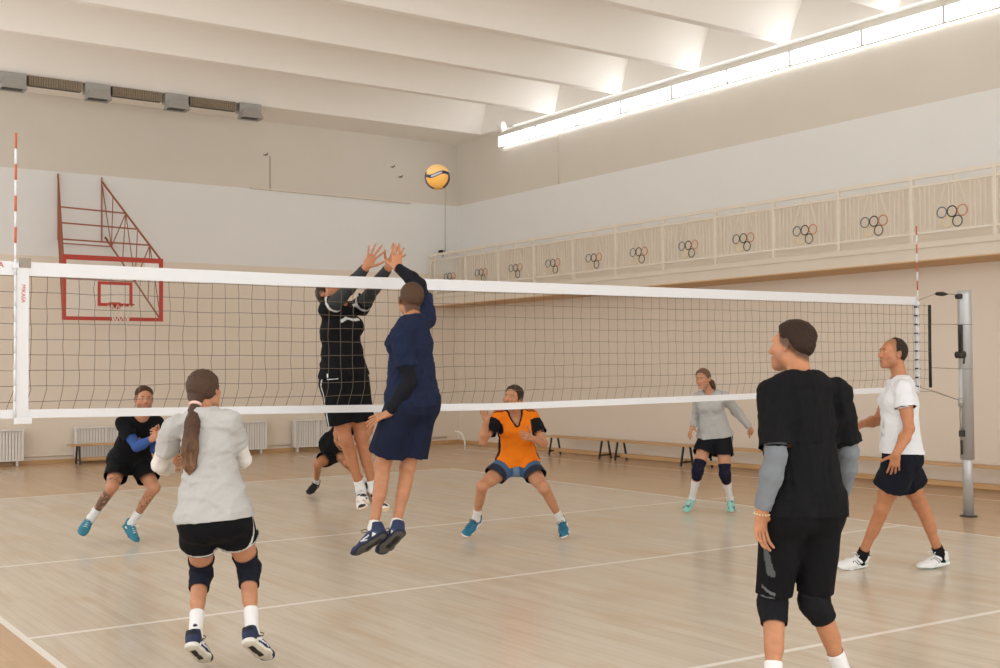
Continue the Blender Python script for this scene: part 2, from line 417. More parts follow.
def ducts():
    y = 13.58
    lab = ['leftmost grey hooded lamp under the ceiling beam', 'second from left grey hooded lamp under the ceiling beam', 'third from left grey hooded lamp under the ceiling beam', 'rightmost grey hooded lamp under the ceiling beam']
    xs = [2.86, 4.32, 5.78, 7.25]
    for i, x in enumerate(xs):
        t = empty('hooded_lamp', (x, y, 6.9), lab[i] + ' at upper left', 'lamp', 'hooded lamps under the ceiling beam')
        m = MB().box((x - .22, y - .05, 6.74), (x + .22, y + .18, 6.93)); m.build('mount', 'ductgrey', t)
        b = len; m = MB()
        A = [(x - .17, y - .12, 6.80), (x + .17, y - .12, 6.80), (x + .17, y + .1, 6.80), (x - .17, y + .1, 6.80)]
        B = [(x - .21, y - .2, 6.62), (x + .21, y - .2, 6.62), (x + .21, y + .12, 6.62), (x - .21, y + .12, 6.62)]
        for k in range(4): m.poly([A[k], B[k], B[(k + 1) % 4], A[(k + 1) % 4]])
        m.poly(A)
        m.build('hood', 'ductgrey', t)
        MB().box((x - .15, y - .14, 6.635), (x + .15, y + .07, 6.65)).build('lens', 'darksteel', t)
    gl = ['grey slatted vent strip between the first and second hooded lamp', 'grey slatted vent strip between the second and third hooded lamp', 'grey slatted vent strip between the third and fourth hooded lamp']
    for i in range(3):
        a, b = xs[i] + .27, xs[i + 1] - .27
        t = empty('vent_strip', ((a + b) / 2, y, 6.8), gl[i], 'vent', 'vent strips between the hooded lamps')
        MB().box((a, y + .03, 6.76), (b, y + .16, 6.93)).build('backing', 'darksteel', t)
        m = MB(); n = 22
        for k in range(n): xx = a + (b - a) * (k + .5) / n; m.box((xx - .016, y - .01, 6.755), (xx + .016, y + .03, 6.925))
        m.box((a, y - .015, 6.835), (b, y - .01, 6.85))
        m.build('slats', 'grille', t)
ducts()

o = MB().bar((7.82, YW - .03, 5.50), (11.66, YW - .03, 5.475), .035, .05).build('wall_rail', 'cream'); tag(o, 'long thin pale rail fixed across the back wall above the net', 'rail')
for q, nm in (((8.15, 6.22), 'small dark wall hook left above the thin rail'), ((11.2, 6.25), 'small wall hook under the bright glare, upper of two'), ((11.4, 6.04), 'small wall hook under the bright glare, lower of two')):
    t = empty('wall_hook', (q[0], YW, q[1]), nm, 'hook', 'hooks on the back wall')
    MB().box((q[0] - .04, YW - .015, q[1] - .02), (q[0] + .04, YW, q[1] + .02), .004).build('plate', 'ductgrey', t)
    MB().tube([(q[0], YW - .01, q[1]), (q[0] + .02, YW - .06, q[1]), (q[0] + .03, YW - .07, q[1] + .04)], .01, 6).build('hook', 'darksteel', t)
o = MB().tube([(8.26, YW - .012, 6.2), (8.26, YW - .012, 5.5)], .006, 6).build('hanging_cord', 'rope'); tag(o, 'thin pale cord hanging from the dark hook to the wall rail', 'cord')
o = MB().tube([(12.6, YW - .015, 5.9), (12.59, YW - .015, 4.46)], .012, 6).build('cable', 'cream'); tag(o, 'thin cream cable running down the back wall near the corner', 'cable')
t = empty('loudspeaker', (12.38, 14.7, 4.3), 'small black loudspeaker on the far end of the gallery railing', 'loudspeaker')
MB().box((12.29, 14.64, 4.31), (12.37, 14.74, 4.42), .02).build('housing', 'black', t)
MB().tube([(12.36, 14.69, 4.38), (12.43, 14.72, 4.42), (12.50, 14.78, 4.40), (12.53, YW, 4.32)], .022, 8).build('bracket', 'ductgrey', t)
o = MB().tube([(XW - .012, 11.05, 6.54), (XW - .012, 11.05, 5.5)], .012, 6).build('conduit', 'cream'); tag(o, 'thin conduit running down the right wall below the light panels', 'conduit')
t = empty('glare_disc', (12.3, 12.0, 6.8), 'round white disc imitating glare under the ceiling beside the first light panel', 'lamp')  # glare on the ceiling beam modelled as a solid white disc
MB().tube([(12.46, 12.34, 6.86), (12.44, 12.42, 6.86), (12.44, 12.44, 6.86)], [.10, .12, .08], 20).build('housing', 'white', t)
MB().tube([(12.44, 12.44, 6.86), (12.6, 12.46, 6.87), (12.80, 12.46, 6.93)], .016, 10).build('stem', 'ductgrey', t)

# ------------------------------------------------------------------ net, antennas, post
ZN = 2.425
def net():
    xa, xb = -.55, 9.50
    t = empty('volleyball_net', (4.6, 0, 1.41), 'white taped volleyball net of dark square mesh stretched across the court', 'net')
    rnd = random.Random(3)
    top = lambda x: float(np.interp(x, [-.6, 0, 2.2, 3.7, 6, 9.3], [2.412, 2.409, 2.407, 2.42, 2.433, 2.453]))
    bot = lambda x: float(np.interp(x, [-.6, 0, 2.2, 3.7, 6, 9.3], [1.414, 1.412, 1.386, 1.366, 1.384, 1.425]))
    m = MB(); n = int(round((xb - xa) / .1))
    for i in range(1, n):
        x = xa + (xb - xa) * i / n; sl = rnd.uniform(-.012, .012)
        lowshift = -.03 - .02 * rnd.random()
        pts = [(x + (rnd.uniform(-.006, .006)), rnd.uniform(-.004, .004), top(x) - .065 - j * (top(x) - bot(x)) * .0945) for j in range(9)] + [(x + lowshift, 0, bot(x) + .045)]
        m.tube(pts, .0019, 4, cap=False)
    for j in range(9):
        pts = [(xa + (xb - xa) * i / 60, rnd.uniform(-.004, .004), top(xa + (xb - xa) * i / 60) - .095 - j * .1 + rnd.uniform(-.004, .004)) for i in range(61)]
        m.tube(pts, .0019, 4, cap=False)
    m.build('mesh', 'cord', t)
    def band(x0, x1, fz, h, th, name, mat='tape', nseg=40):
        m = MB()
        for i in range(nseg):
            a, b = x0 + (x1 - x0) * i / nseg, x0 + (x1 - x0) * (i + 1) / nseg
            za, zb = fz(a), fz(b)
            for s in (-1, 1): m.poly([(a, s * th, za - h), (b, s * th, zb - h), (b, s * th, zb), (a, s * th, za)])
            m.poly([(a, -th, za), (b, -th, zb), (b, th, zb), (a, th, za)]); m.poly([(a, -th, za - h), (a, th, za - h), (b, th, zb - h), (b, -th, zb - h)])
        for e, z in ((x0, fz(x0)), (x1, fz(x1))): m.poly([(e, -th, z - h), (e, th, z - h), (e, th, z), (e, -th, z)])
        return m.build(name, mat, t)
    band(xa, 9.26, top, .088, .007, 'top_band'); band(xa, 9.26, lambda x: bot(x) + .055, .055, .006, 'bottom_band')
    sb = MB().box((-.035, -.013, 1.395), (.038, -.0075, ZN - .05)).box((-.035, .0075, 1.395), (.038, .013, ZN - .05)).box((-.045, -.016, 1.375), (.06, .016, 1.415), .004).build('side_band', 'tape', t)
    MB().box((-.02, -.016, ZN - .055), (.05, .016, ZN + .008), .004).build('band_sleeve', 'rope', sb)
    def lettering(body, size, mat, par, loc, rot):
        cu = bpy.data.curves.new('lettering', 'FONT'); cu.body = body; cu.size = size; cu.extrude = .0006; cu.align_x = 'CENTER'; cu.align_y = 'CENTER'
        tmp = bpy.data.objects.new('lettering', cu); COL.objects.link(tmp)
        bpy.context.view_layer.update()
        me = bpy.data.meshes.new_from_object(tmp.evaluated_get(bpy.context.evaluated_depsgraph_get()))
        bpy.data.objects.remove(tmp); me.transform(Matrix.Translation(loc) @ rot); me.materials.clear(); me.materials.append(M[mat])
        return link(bpy.data.objects.new('lettering', me), par)
    R1 = Matrix.Rotation(math.pi / 2, 4, 'X')
    lettering('MIKASA', .034, 'redink', sb, (.004, -.0145, 2.205), Matrix.Rotation(math.pi / 2, 4, 'Y') @ R1)
    lettering('MIKASA', .05, 'redink', t, (-.2, -.009, ZN - .042), R1)
    # right end: strap with clips, end rod, ropes to the post
    m = MB().box((9.235, -.012, 1.41), (9.275, -.008, ZN)).box((9.235, .008, 1.41), (9.275, .012, ZN))
    sb2 = m.build('side_band', 'tape', t)
    for k in range(10): MB().box((9.235, -.02, 1.47 + k * .096), (9.285, .014, 1.486 + k * .096)).build('clip', 'darksteel', sb2)
    MB().tube([(9.49, 0, 1.46), (9.505, .01, 1.9), (9.50, 0, 2.37)], .017, 8).build('end_rod', 'black', t)
    px = 10.05
    for pts, rr in (([(9.26, 0, ZN - .02), (9.62, 0, 2.50)], .005), ([(9.83, 0, 2.5), (px, 0, 2.50)], .005), ([(9.5, 0, 2.16), (px, 0, 2.16)], .004), ([(9.5, 0, 1.68), (px, 0, 1.66)], .004),
                    ([(9.27, 0, 1.42), (9.5, 0, 1.42), (px, 0, 1.30)], .004), ([(9.27, 0, 1.47), (9.6, 0, 1.41), (px, 0, 1.3)], .004)):
        MB().tube(pts, rr, 5).build('tension_rope', 'rope', t)
    MB().tube([(9.60, 0, 2.495), (9.64, 0, 2.499), (9.74, 0, 2.50), (9.80, 0, 2.50), (9.84, 0, 2.50)], [.006, .021, .025, .015, .006], 10).build('turnbuckle', 'black', t)
net()
def antenna(x, label):
    n = 10
    t = empty('net_antenna', (x, -.02, 1.41), label, 'antenna', 'striped antennas at the net ends')
    for k in range(18):
        a = 1.42 + k * .1005
        MB().tube([(x, -.019, a), (x, -.019, a + .1005)], .0075, 10).build('stripe', 'orangestripe' if (k - 17) % 2 == 0 and k > 9 else 'tape', t)
    MB().box((x - .02, -.03, ZN - .06), (x + .02, -.008, ZN - .03), .003).build('clamp', 'tape', t)
antenna(-.046, 'red and white striped antenna on the left end of the net')
antenna(9.262, 'red and white striped antenna on the right end of the net')
def post():
    x, y = 10.12, -.02
    t = empty('net_post', (x, y, 0), 'silver telescopic steel net post at the right end of the net', 'post')
    MB().tube([(x, y, 0), (x, y, 1.0)], .057, 24).build('lower_tube', 'steel', t)
    MB().tube([(x, y, .64), (x, y, 2.50), (x, y, 2.545), (x, y, 2.548)], [.076, .076, .076, .064], 24).build('upper_tube', 'steel', t)
    MB().tube([(x, y, 0), (x, y, .012)], .095, 24).build('floor_plate', 'darksteel', t)
    q = x - .076
    m = MB().box((q - .035, y - .02, 2.46), (q + .02, y + .02, 2.50), .005).tube([(q - .03, y - .03, 2.48), (q - .03, y + .03, 2.48)], .03, 12); m.build('pulley', 'darksteel', t)
    m = MB().box((q - .03, y - .022, 1.78), (q + .01, y + .022, 2.16), .004).tube([(q - .02, y - .05, 1.82), (q - .02, y + .05, 1.82)], .04, 14).bar((q - .02, y - .05, 1.82), (q - .05, y - .06, 1.72), .014)
    m.tube([(q - .03, y, 2.12), (q - .045, y, 2.0), (q - .03, y, 1.86)], .01, 6); m.build('winch', 'darksteel', t)
    MB().box((q - .028, y - .018, 1.28), (q + .01, y + .018, 1.66), .004).build('slide_rail', 'steel', t)
    m = MB().tube([(q - .03, y, 1.24), (q - .03, y, 1.34)], .028, 10).tube([(q - .02, y, 1.22), (q - .035, y, 1.1), (q - .02, y, .98)], .008, 6); m.build('lower_pulley', 'ductgrey', t)
    MB().box((q - .045, y - .025, .90), (q + .01, y + .025, .97), .005).tube([(q - .03, y, .86), (q - .03, y, .70)], .012, 8).build('lock_knob', 'darksteel', t)
    for z in (2.155, 1.655): MB().tube([(x, y, z), (x, y, z + .01)], .0775, 24).build('rope_wrap', 'rope', t)
post()

# ------------------------------------------------------------------ signed distance modelling
def un(v): v = np.asarray(v, float); return v / (np.linalg.norm(v) + 1e-12)
def orth(v, u): v = np.asarray(v, float); return un(v - u * (v @ u))
class Cone:                               # tapered capsule, optionally elliptical (w across S, d across F)
    def __init__(s, A, B, ra, rb, side=None, cap=None):
        s.A, s.B = V(*A), V(*B); s.ra, s.rb = ra, rb; s.ax = s.B - s.A; s.L = np.linalg.norm(s.ax) + 1e-9
        s.ell = hasattr(ra, '__len__')
        if s.ell: s.u = s.ax / s.L; s.S = orth(side, s.u); s.F = np.cross(s.u, s.S); s.cap = cap
        rm = max(max(ra), max(rb)) if s.ell else max(ra, rb)
        if s.ell and cap: rm = max(rm, cap)
        s.lo = np.minimum(s.A, s.B) - rm; s.hi = np.maximum(s.A, s.B) + rm
    def __call__(s, X, Y, Z):
        a = s.ax; dx, dy, dz = X - s.A[0], Y - s.A[1], Z - s.A[2]
        t = (dx * a[0] + dy * a[1] + dz * a[2]) / (s.L * s.L); tc = np.clip(t, 0, 1)
        if not s.ell:
            return np.sqrt((dx - tc * a[0]) ** 2 + (dy - tc * a[1]) ** 2 + (dz - tc * a[2]) ** 2) - (s.ra + (s.rb - s.ra) * tc)
        p = dx * s.S[0] + dy * s.S[1] + dz * s.S[2]; q = dx * s.F[0] + dy * s.F[1] + dz * s.F[2]; l = (t - tc) * s.L
        w = s.ra[0] + (s.rb[0] - s.ra[0]) * tc; d = s.ra[1] + (s.rb[1] - s.ra[1]) * tc
        m = s.cap if s.cap else np.minimum(w, d)
        k0 = np.sqrt((p / w) ** 2 + (q / d) ** 2 + (l / m) ** 2); k1 = np.sqrt((p / w ** 2) ** 2 + (q / d ** 2) ** 2 + (l / m ** 2) ** 2)
        return k0 * (k0 - 1) / (k1 + 1e-6)
class Ell:
    def __init__(s, c, axes, r):
        s.c = V(*c); s.ax = [un(a) for a in axes]; s.r = r; m = max(r); s.lo = s.c - m; s.hi = s.c + m
    def __call__(s, X, Y, Z):
        dx, dy, dz = X - s.c[0], Y - s.c[1], Z - s.c[2]; a = b = 0
        for ax, r in zip(s.ax, s.r):
            p = dx * ax[0] + dy * ax[1] + dz * ax[2]; a = a + (p / r) ** 2; b = b + (p / r ** 2) ** 2
        k0 = np.sqrt(a); return k0 * (k0 - 1) / (np.sqrt(b) + 1e-6)
class Isect:
    def __init__(s, a, b, off, roff): s.a, s.b, s.o, s.r = a, b, off, roff; s.lo, s.hi = a.lo - off, a.hi + off
    def __call__(s, X, Y, Z): return np.maximum(s.a(X, Y, Z) - s.o, s.b(X, Y, Z) - s.r)
class Clip:
    def __init__(s, prim, planes): s.p = prim; s.pl = planes; s.lo, s.hi = prim.lo, prim.hi
    def __call__(s, X, Y, Z):
        d = s.p(X, Y, Z)
        for q, n in s.pl: d = np.maximum(d, (X - q[0]) * n[0] + (Y - q[1]) * n[1] + (Z - q[2]) * n[2])
        return d
def smin(a, b, k):
    if k <= 0: return np.minimum(a, b)
    h = np.maximum(k - np.abs(a - b), 0) / k
    return np.minimum(a, b) - h * h * k * .25
class Grid:
    def __init__(s, prims, h, pad=.03):
        lo = np.min([p.lo for p in prims], 0) - pad; hi = np.max([p.hi for p in prims], 0) + pad
        s.h = h; s.lo = lo; s.n = np.ceil((hi - lo) / h).astype(int) + 2
        s.d = np.full(s.n, 1.0, np.float32)
        s.c = [(lo[i] + h * np.arange(s.n[i])).astype(np.float32) for i in range(3)]
    def sub(s, lo, hi):
        a = np.clip(((lo - s.lo) / s.h).astype(int) - 1, 0, s.n - 1); b = np.clip(((hi - s.lo) / s.h).astype(int) + 3, 1, s.n)
        sl = tuple(slice(a[i], b[i]) for i in range(3))
        return sl, s.c[0][sl[0]][:, None, None], s.c[1][sl[1]][None, :, None], s.c[2][sl[2]][None, None, :]
    def add(s, prim, k=.02, off=0.0):
        m = k + abs(off) + 2.5 * s.h
        sl, X, Y, Z = s.sub(prim.lo - m, prim.hi + m)
        s.d[sl] = smin(s.d[sl], (prim(X, Y, Z) - off).astype(np.float32), k); return s
    def carve(s, prim, k=.01, off=0.0):
        m = k + abs(off) + 2.5 * s.h
        sl, X, Y, Z = s.sub(prim.lo - m, prim.hi + m)
        s.d[sl] = -smin(-s.d[sl], (prim(X, Y, Z) - off).astype(np.float32), k); return s
    def cut(s, q, n):
        X, Y, Z = s.c[0][:, None, None], s.c[1][None, :, None], s.c[2][None, None, :]
        s.d = np.maximum(s.d, ((X - q[0]) * n[0] + (Y - q[1]) * n[1] + (Z - q[2]) * n[2]).astype(np.float32)); return s
    def warp(s, fn):
        i = np.nonzero(np.abs(s.d) < 4 * s.h)
        P = np.stack([s.c[k][i[k]] for k in range(3)], 1); s.d[i] += fn(P).astype(np.float32); return s
    def extract(s, smooth=1):
        d = s.d; ins = d < 0; n = s.n
        cnt = np.zeros(n - 1, np.uint8); cs = [(a, b, c) for a in (0, 1) for b in (0, 1) for c in (0, 1)]
        sh = lambda A, o: A[o[0]:n[0] - 1 + o[0], o[1]:n[1] - 1 + o[1], o[2]:n[2] - 1 + o[2]]
        for o in cs: cnt += sh(ins, o)
        act = np.argwhere((cnt > 0) & (cnt < 8))
        val = np.stack([d[act[:, 0] + o[0], act[:, 1] + o[1], act[:, 2] + o[2]] for o in cs], 1)
        acc = np.zeros((len(act), 3)); num = np.zeros(len(act))
        for i in range(8):
            for j in range(i + 1, 8):
                df = [cs[j][q] - cs[i][q] for q in range(3)]
                if sum(abs(q) for q in df) != 1: continue
                a, b = val[:, i], val[:, j]; m = (a < 0) != (b < 0); t = np.where(m, a / np.where(m, a - b, 1), 0)
                for q in range(3): acc[:, q] += m * (cs[i][q] + t * df[q])
                num += m
        vert = s.lo + s.h * (act + acc / num[:, None])
        idx = np.full(n - 1, -1, np.int32); idx[act[:, 0], act[:, 1], act[:, 2]] = np.arange(len(act))
        quads = []
        for ax in range(3):
            u, v = (ax + 1) % 3, (ax + 2) % 3
            sa = [slice(0, n[0]), slice(0, n[1]), slice(0, n[2])]; sb = list(sa); sa[ax] = slice(0, n[ax] - 1); sb[ax] = slice(1, n[ax])
            A, B = ins[tuple(sa)], ins[tuple(sb)]
            e = np.argwhere(A != B); e = e[(e[:, u] > 0) & (e[:, v] > 0) & (e[:, u] < n[u] - 1) & (e[:, v] < n[v] - 1)]
            flip = ~A[e[:, 0], e[:, 1], e[:, 2]]
            def cell(du, dv): q = e.copy(); q[:, u] += du; q[:, v] += dv; return idx[q[:, 0], q[:, 1], q[:, 2]]
            Q = np.stack([cell(-1, -1), cell(0, -1), cell(0, 0), cell(-1, 0)], 1); Q[flip] = Q[flip][:, ::-1]; quads.append(Q)
        F = np.concatenate(quads); 
        for _ in range(smooth):
            E = np.concatenate([F[:, [0, 1]], F[:, [1, 2]], F[:, [2, 3]], F[:, [3, 0]]]); cn = np.bincount(E[:, 0], minlength=len(vert)) + np.bincount(E[:, 1], minlength=len(vert))
            nv = np.stack([np.bincount(E[:, 0], vert[E[:, 1], q], len(vert)) + np.bincount(E[:, 1], vert[E[:, 0], q], len(vert)) for q in range(3)], 1) / np.maximum(cn, 1)[:, None]
            vert = vert * .5 + nv * .5
        return vert, F
def face_data(v, F):
    c = v[F].mean(1); n = np.cross(v[F[:, 2]] - v[F[:, 0]], v[F[:, 3]] - v[F[:, 1]]); n /= (np.linalg.norm(n, axis=1)[:, None] + 1e-12); return c, n
def mesh_obj(name, v, F, mat, col, parent):
    used = np.zeros(len(v), bool); used[F.ravel()] = True; mp = np.cumsum(used) - 1; v = v[used]; F = mp[F]
    me = bpy.data.meshes.new(name); me.vertices.add(len(v)); me.vertices.foreach_set('co', v.astype(np.float32).ravel())
    me.loops.add(F.size); me.loops.foreach_set('vertex_index', F.astype(np.int32).ravel())
    me.polygons.add(len(F)); me.polygons.foreach_set('loop_start', (np.arange(len(F)) * 4).astype(np.int32)); me.polygons.foreach_set('use_smooth', np.ones(len(F), bool))
    me.update(calc_edges=True)
    C = col(v) if callable(col) else np.tile(np.array(lin(col)), (len(v), 1))
    a = me.color_attributes.new('Col', 'FLOAT_COLOR', 'POINT'); a.data.foreach_set('color', np.concatenate([C, np.ones((len(v), 1))], 1).astype(np.float32).ravel())
    me.materials.append(M[mat]); 
    return link(bpy.data.objects.new(name, me), parent)
def folds(seed, amp, wl=.11, n=7, stretch=None):
    r = np.random.RandomState(seed); K = r.normal(size=(n, 3)); K /= np.linalg.norm(K, axis=1)[:, None]
    if stretch is not None: K -= .75 * np.outer(K @ stretch, stretch); K /= np.linalg.norm(K, axis=1)[:, None]
    w = 2 * math.pi / (wl * r.uniform(.6, 1.7, n)); ph = r.uniform(0, 6.28, n)
    def fn(P):
        o = 0
        for i in range(n):
            q = P @ K[i] * w[i] + ph[i] + .8 * np.sin(P @ K[(i + 2) % n] * w[i] * .45 + ph[(i + 1) % n]); o = o + np.maximum(np.sin(q), -.3) ** 3
        return -amp * o / math.sqrt(n) * 1.3
    return fn
def pnoise(seed, wl, n=9):
    r = np.random.RandomState(seed); K = r.normal(size=(n, 3)); K /= np.linalg.norm(K, axis=1)[:, None]; w = 2 * math.pi / (wl * r.uniform(.5, 1.8, n)); ph = r.uniform(0, 6.28, n)
    return lambda P: sum(np.sin(P @ K[i] * w[i] + ph[i] + np.sin(P @ K[(i + 3) % n] * w[i] * .7)) for i in range(n)) / math.sqrt(n)
def sst(x, a, b): t = np.clip((x - a) / (b - a), 0, 1); return t * t * (3 - 2 * t)
def blend(C, m, c): return C * (1 - m[:, None]) + np.array(lin(c)) * m[:, None]
JOINTS = {
    'W': {'hL': (0.670, -1.325, 0.845), 'hR': (0.829, -1.421, 0.868), 'kL': (0.778, -1.078, 0.500), 'kR': (1.016, -1.232, 0.521), 'aL': (0.639, -1.354, 0.195), 'aR': (0.919, -1.508, 0.201), 'tL': (0.749, -1.267, 0.025), 'tR': (1.055, -1.463, 0.033), 'N': (0.717, -1.325, 1.439), 'HD': (0.764, -1.181, 1.584), 'sL': (0.566, -1.222, 1.378), 'sR': (0.817, -1.417, 1.410), 'eL': (0.547, -1.024, 1.155), 'eR': (0.956, -1.290, 1.180), 'wL': (0.679, -0.817, 1.099), 'wR': (1.011, -1.046, 1.145), 'fL': (0.769, -0.668, 1.135), 'fR': (1.046, -0.879, 1.195), 'face': (0.792, 0.609, 0.046), 'palL': (0.820, -0.572, -0.008), 'palR': (-0.820, 0.572, 0.008)},
    'T': {'hL': (2.033, 4.019, 0.778), 'hR': (1.853, 4.056, 0.795), 'kL': (2.062, 3.634, 0.553), 'kR': (1.676, 3.708, 0.581), 'aL': (1.910, 3.860, 0.192), 'aR': (1.550, 3.995, 0.256), 'tL': (1.914, 3.698, 0.034), 'tR': (1.418, 3.865, 0.124), 'N': (1.955, 3.746, 1.245), 'HD': (1.958, 3.633, 1.430), 'sL': (2.130, 3.736, 1.184), 'sR': (1.778, 3.741, 1.196), 'eL': (2.049, 3.574, 0.937), 'eR': (1.865, 3.556, 0.967), 'wL': (2.004, 3.349, 1.058), 'wR': (1.936, 3.322, 1.053), 'fL': (1.951, 3.192, 1.135), 'fR': (1.958, 3.156, 1.126), 'face': (-0.105, -0.994, 0.030), 'palL': (-0.081, 0.972, -0.221), 'palR': (0.646, 0.740, -0.187)},
    'B': {'hL': (2.760, 0.713, 1.605), 'hR': (2.584, 0.754, 1.589), 'kL': (2.817, 0.723, 1.147), 'kR': (2.678, 0.726, 1.131), 'aL': (2.945, 0.745, 0.702), 'aR': (2.854, 0.801, 0.709), 'tL': (2.960, 0.565, 0.553), 'tR': (2.771, 0.626, 0.578), 'N': (2.617, 0.738, 2.208), 'HD': (2.635, 0.918, 2.336), 'sL': (2.842, 0.761, 2.224), 'sR': (2.496, 0.690, 2.184), 'eL': (2.799, 0.474, 2.348), 'eR': (2.558, 0.429, 2.346), 'wL': (2.834, 0.275, 2.524), 'wR': (2.608, 0.230, 2.514), 'fL': (2.915, 0.204, 2.690), 'fR': (2.689, 0.180, 2.682), 'face': (0.285, -0.689, 0.666), 'palL': (-0.484, -0.866, -0.129), 'palR': (-0.484, -0.866, -0.129)},
    'H': {'hL': (2.351, -0.749, 1.460), 'hR': (2.528, -0.718, 1.459), 'kL': (2.274, -0.611, 1.025), 'kR': (2.455, -0.648, 1.004), 'aL': (2.146, -0.715, 0.607), 'aR': (2.274, -0.796, 0.615), 'tL': (2.029, -0.614, 0.433), 'tR': (2.203, -0.671, 0.431), 'N': (2.420, -0.793, 2.044), 'HD': (2.488, -0.654, 2.199), 'sL': (2.262, -0.888, 1.939), 'sR': (2.558, -0.738, 2.067), 'eL': (2.325, -0.915, 1.614), 'eR': (2.619, -0.561, 2.317), 'wL': (2.234, -0.779, 1.404), 'wR': (2.549, -0.351, 2.460), 'fL': (2.128, -0.643, 1.333), 'fR': (2.586, -0.289, 2.631), 'face': (0.261, 0.932, 0.250), 'palL': (0.049, 0.611, -0.790), 'palR': (0.646, 0.752, 0.128)},
    'O': {'hL': (5.289, 1.792, 0.736), 'hR': (5.128, 1.886, 0.736), 'kL': (5.211, 1.400, 0.519), 'kR': (4.729, 1.786, 0.542), 'aL': (5.491, 1.498, 0.170), 'aR': (4.835, 2.051, 0.186), 'tL': (5.402, 1.335, 0.032), 'tR': (4.664, 2.019, 0.034), 'N': (5.089, 1.728, 1.264), 'HD': (4.986, 1.603, 1.411), 'sL': (5.249, 1.642, 1.214), 'sR': (4.923, 1.797, 1.214), 'eL': (5.265, 1.466, 0.958), 'eR': (4.716, 1.744, 0.987), 'wL': (5.030, 1.368, 1.024), 'wR': (4.662, 1.605, 1.204), 'fL': (4.866, 1.291, 1.063), 'fR': (4.596, 1.576, 1.374), 'face': (-0.889, -0.436, 0.138), 'palL': (0.280, 0.950, 0.135), 'palR': (-0.399, -0.915, 0.067)},
    'F': {'hL': (8.167, 1.862, 0.883), 'hR': (8.057, 2.002, 0.881), 'kL': (8.110, 1.776, 0.465), 'kR': (7.840, 1.941, 0.515), 'aL': (8.354, 1.939, 0.149), 'aR': (7.962, 2.168, 0.169), 'tL': (8.227, 1.803, 0.032), 'tR': (7.798, 2.119, 0.032), 'N': (8.015, 1.899, 1.395), 'HD': (7.900, 1.901, 1.568), 'sL': (8.093, 1.742, 1.353), 'sR': (7.937, 2.013, 1.352), 'eL': (8.328, 1.785, 1.178), 'eR': (8.051, 2.160, 1.124), 'wL': (8.470, 1.715, 0.986), 'wR': (7.864, 2.053, 0.997), 'fL': (8.615, 1.758, 0.898), 'fR': (7.735, 2.005, 0.887), 'face': (-0.954, -0.283, -0.099), 'palL': (-0.567, 0.823, 0.018), 'palR': (1.000, 0.011, 0.011)},
    'N': {'hL': (2.699, -3.898, 0.989), 'hR': (2.875, -3.977, 1.000), 'kL': (2.702, -3.817, 0.525), 'kR': (2.884, -3.930, 0.529), 'aL': (2.526, -3.971, 0.126), 'aR': (3.101, -3.933, 0.113), 'tL': (2.567, -3.789, 0.004), 'tR': (2.877, -3.945, 0.023), 'N': (2.807, -3.922, 1.624), 'HD': (2.881, -3.808, 1.802), 'sL': (2.648, -3.873, 1.566), 'sR': (3.002, -3.988, 1.575), 'eL': (2.578, -3.961, 1.270), 'eR': (3.078, -3.991, 1.267), 'wL': (2.537, -3.906, 1.001), 'wR': (3.162, -3.881, 1.035), 'fL': (2.534, -3.879, 0.812), 'fR': (3.216, -3.808, 0.869), 'face': (-0.225, 0.973, 0.056), 'palL': (-0.077, -0.997, -0.030), 'palR': (-0.909, -0.417, -0.022)},
    'S': {'hL': (6.323, -1.935, 0.950), 'hR': (6.455, -1.801, 0.936), 'kL': (6.345, -1.716, 0.530), 'kR': (6.731, -1.805, 0.551), 'aL': (6.357, -1.497, 0.109), 'aR': (6.918, -1.852, 0.118), 'tL': (6.133, -1.432, 0.040), 'tR': (6.701, -1.789, 0.026), 'N': (6.418, -1.867, 1.569), 'HD': (6.383, -1.817, 1.800), 'sL': (6.282, -1.988, 1.518), 'sR': (6.543, -1.717, 1.501), 'eL': (6.246, -2.062, 1.199), 'eR': (6.561, -1.522, 1.238), 'wL': (6.059, -2.072, 0.999), 'wR': (6.294, -1.570, 1.220), 'fL': (6.109, -2.005, 0.830), 'fR': (6.116, -1.587, 1.151), 'face': (-0.913, 0.387, 0.132), 'palL': (0.754, 0.657, 0.027), 'palR': (-0.196, -0.776, -0.600)},
    'P': {'hL': (5.580, 6.820, 0.693), 'hR': (5.591, 6.725, 0.540), 'kR': (5.229, 6.483, 0.448), 'kL': (5.644, 6.458, 0.436), 'aR': (5.366, 6.804, 0.165), 'aL': (5.986, 6.548, 0.160), 'tR': (5.199, 6.725, 0.032), 'tL': (5.987, 6.360, 0.030), 'N': (5.736, 6.510, 1.073), 'HD': (5.661, 6.373, 1.222), 'sL': (5.864, 6.549, 0.976), 'sR': (5.563, 6.559, 1.168), 'eL': (5.922, 6.250, 0.933), 'eR': (5.490, 6.420, 0.905), 'wL': (5.786, 6.171, 0.727), 'wR': (5.382, 6.240, 0.754), 'fL': (5.747, 6.209, 0.552), 'fR': (5.458, 6.331, 0.614), 'face': (-0.283, -0.959, -0.031), 'palL': (-0.077, 0.940, -0.332), 'palR': (0.904, 0.257, -0.342)},
}
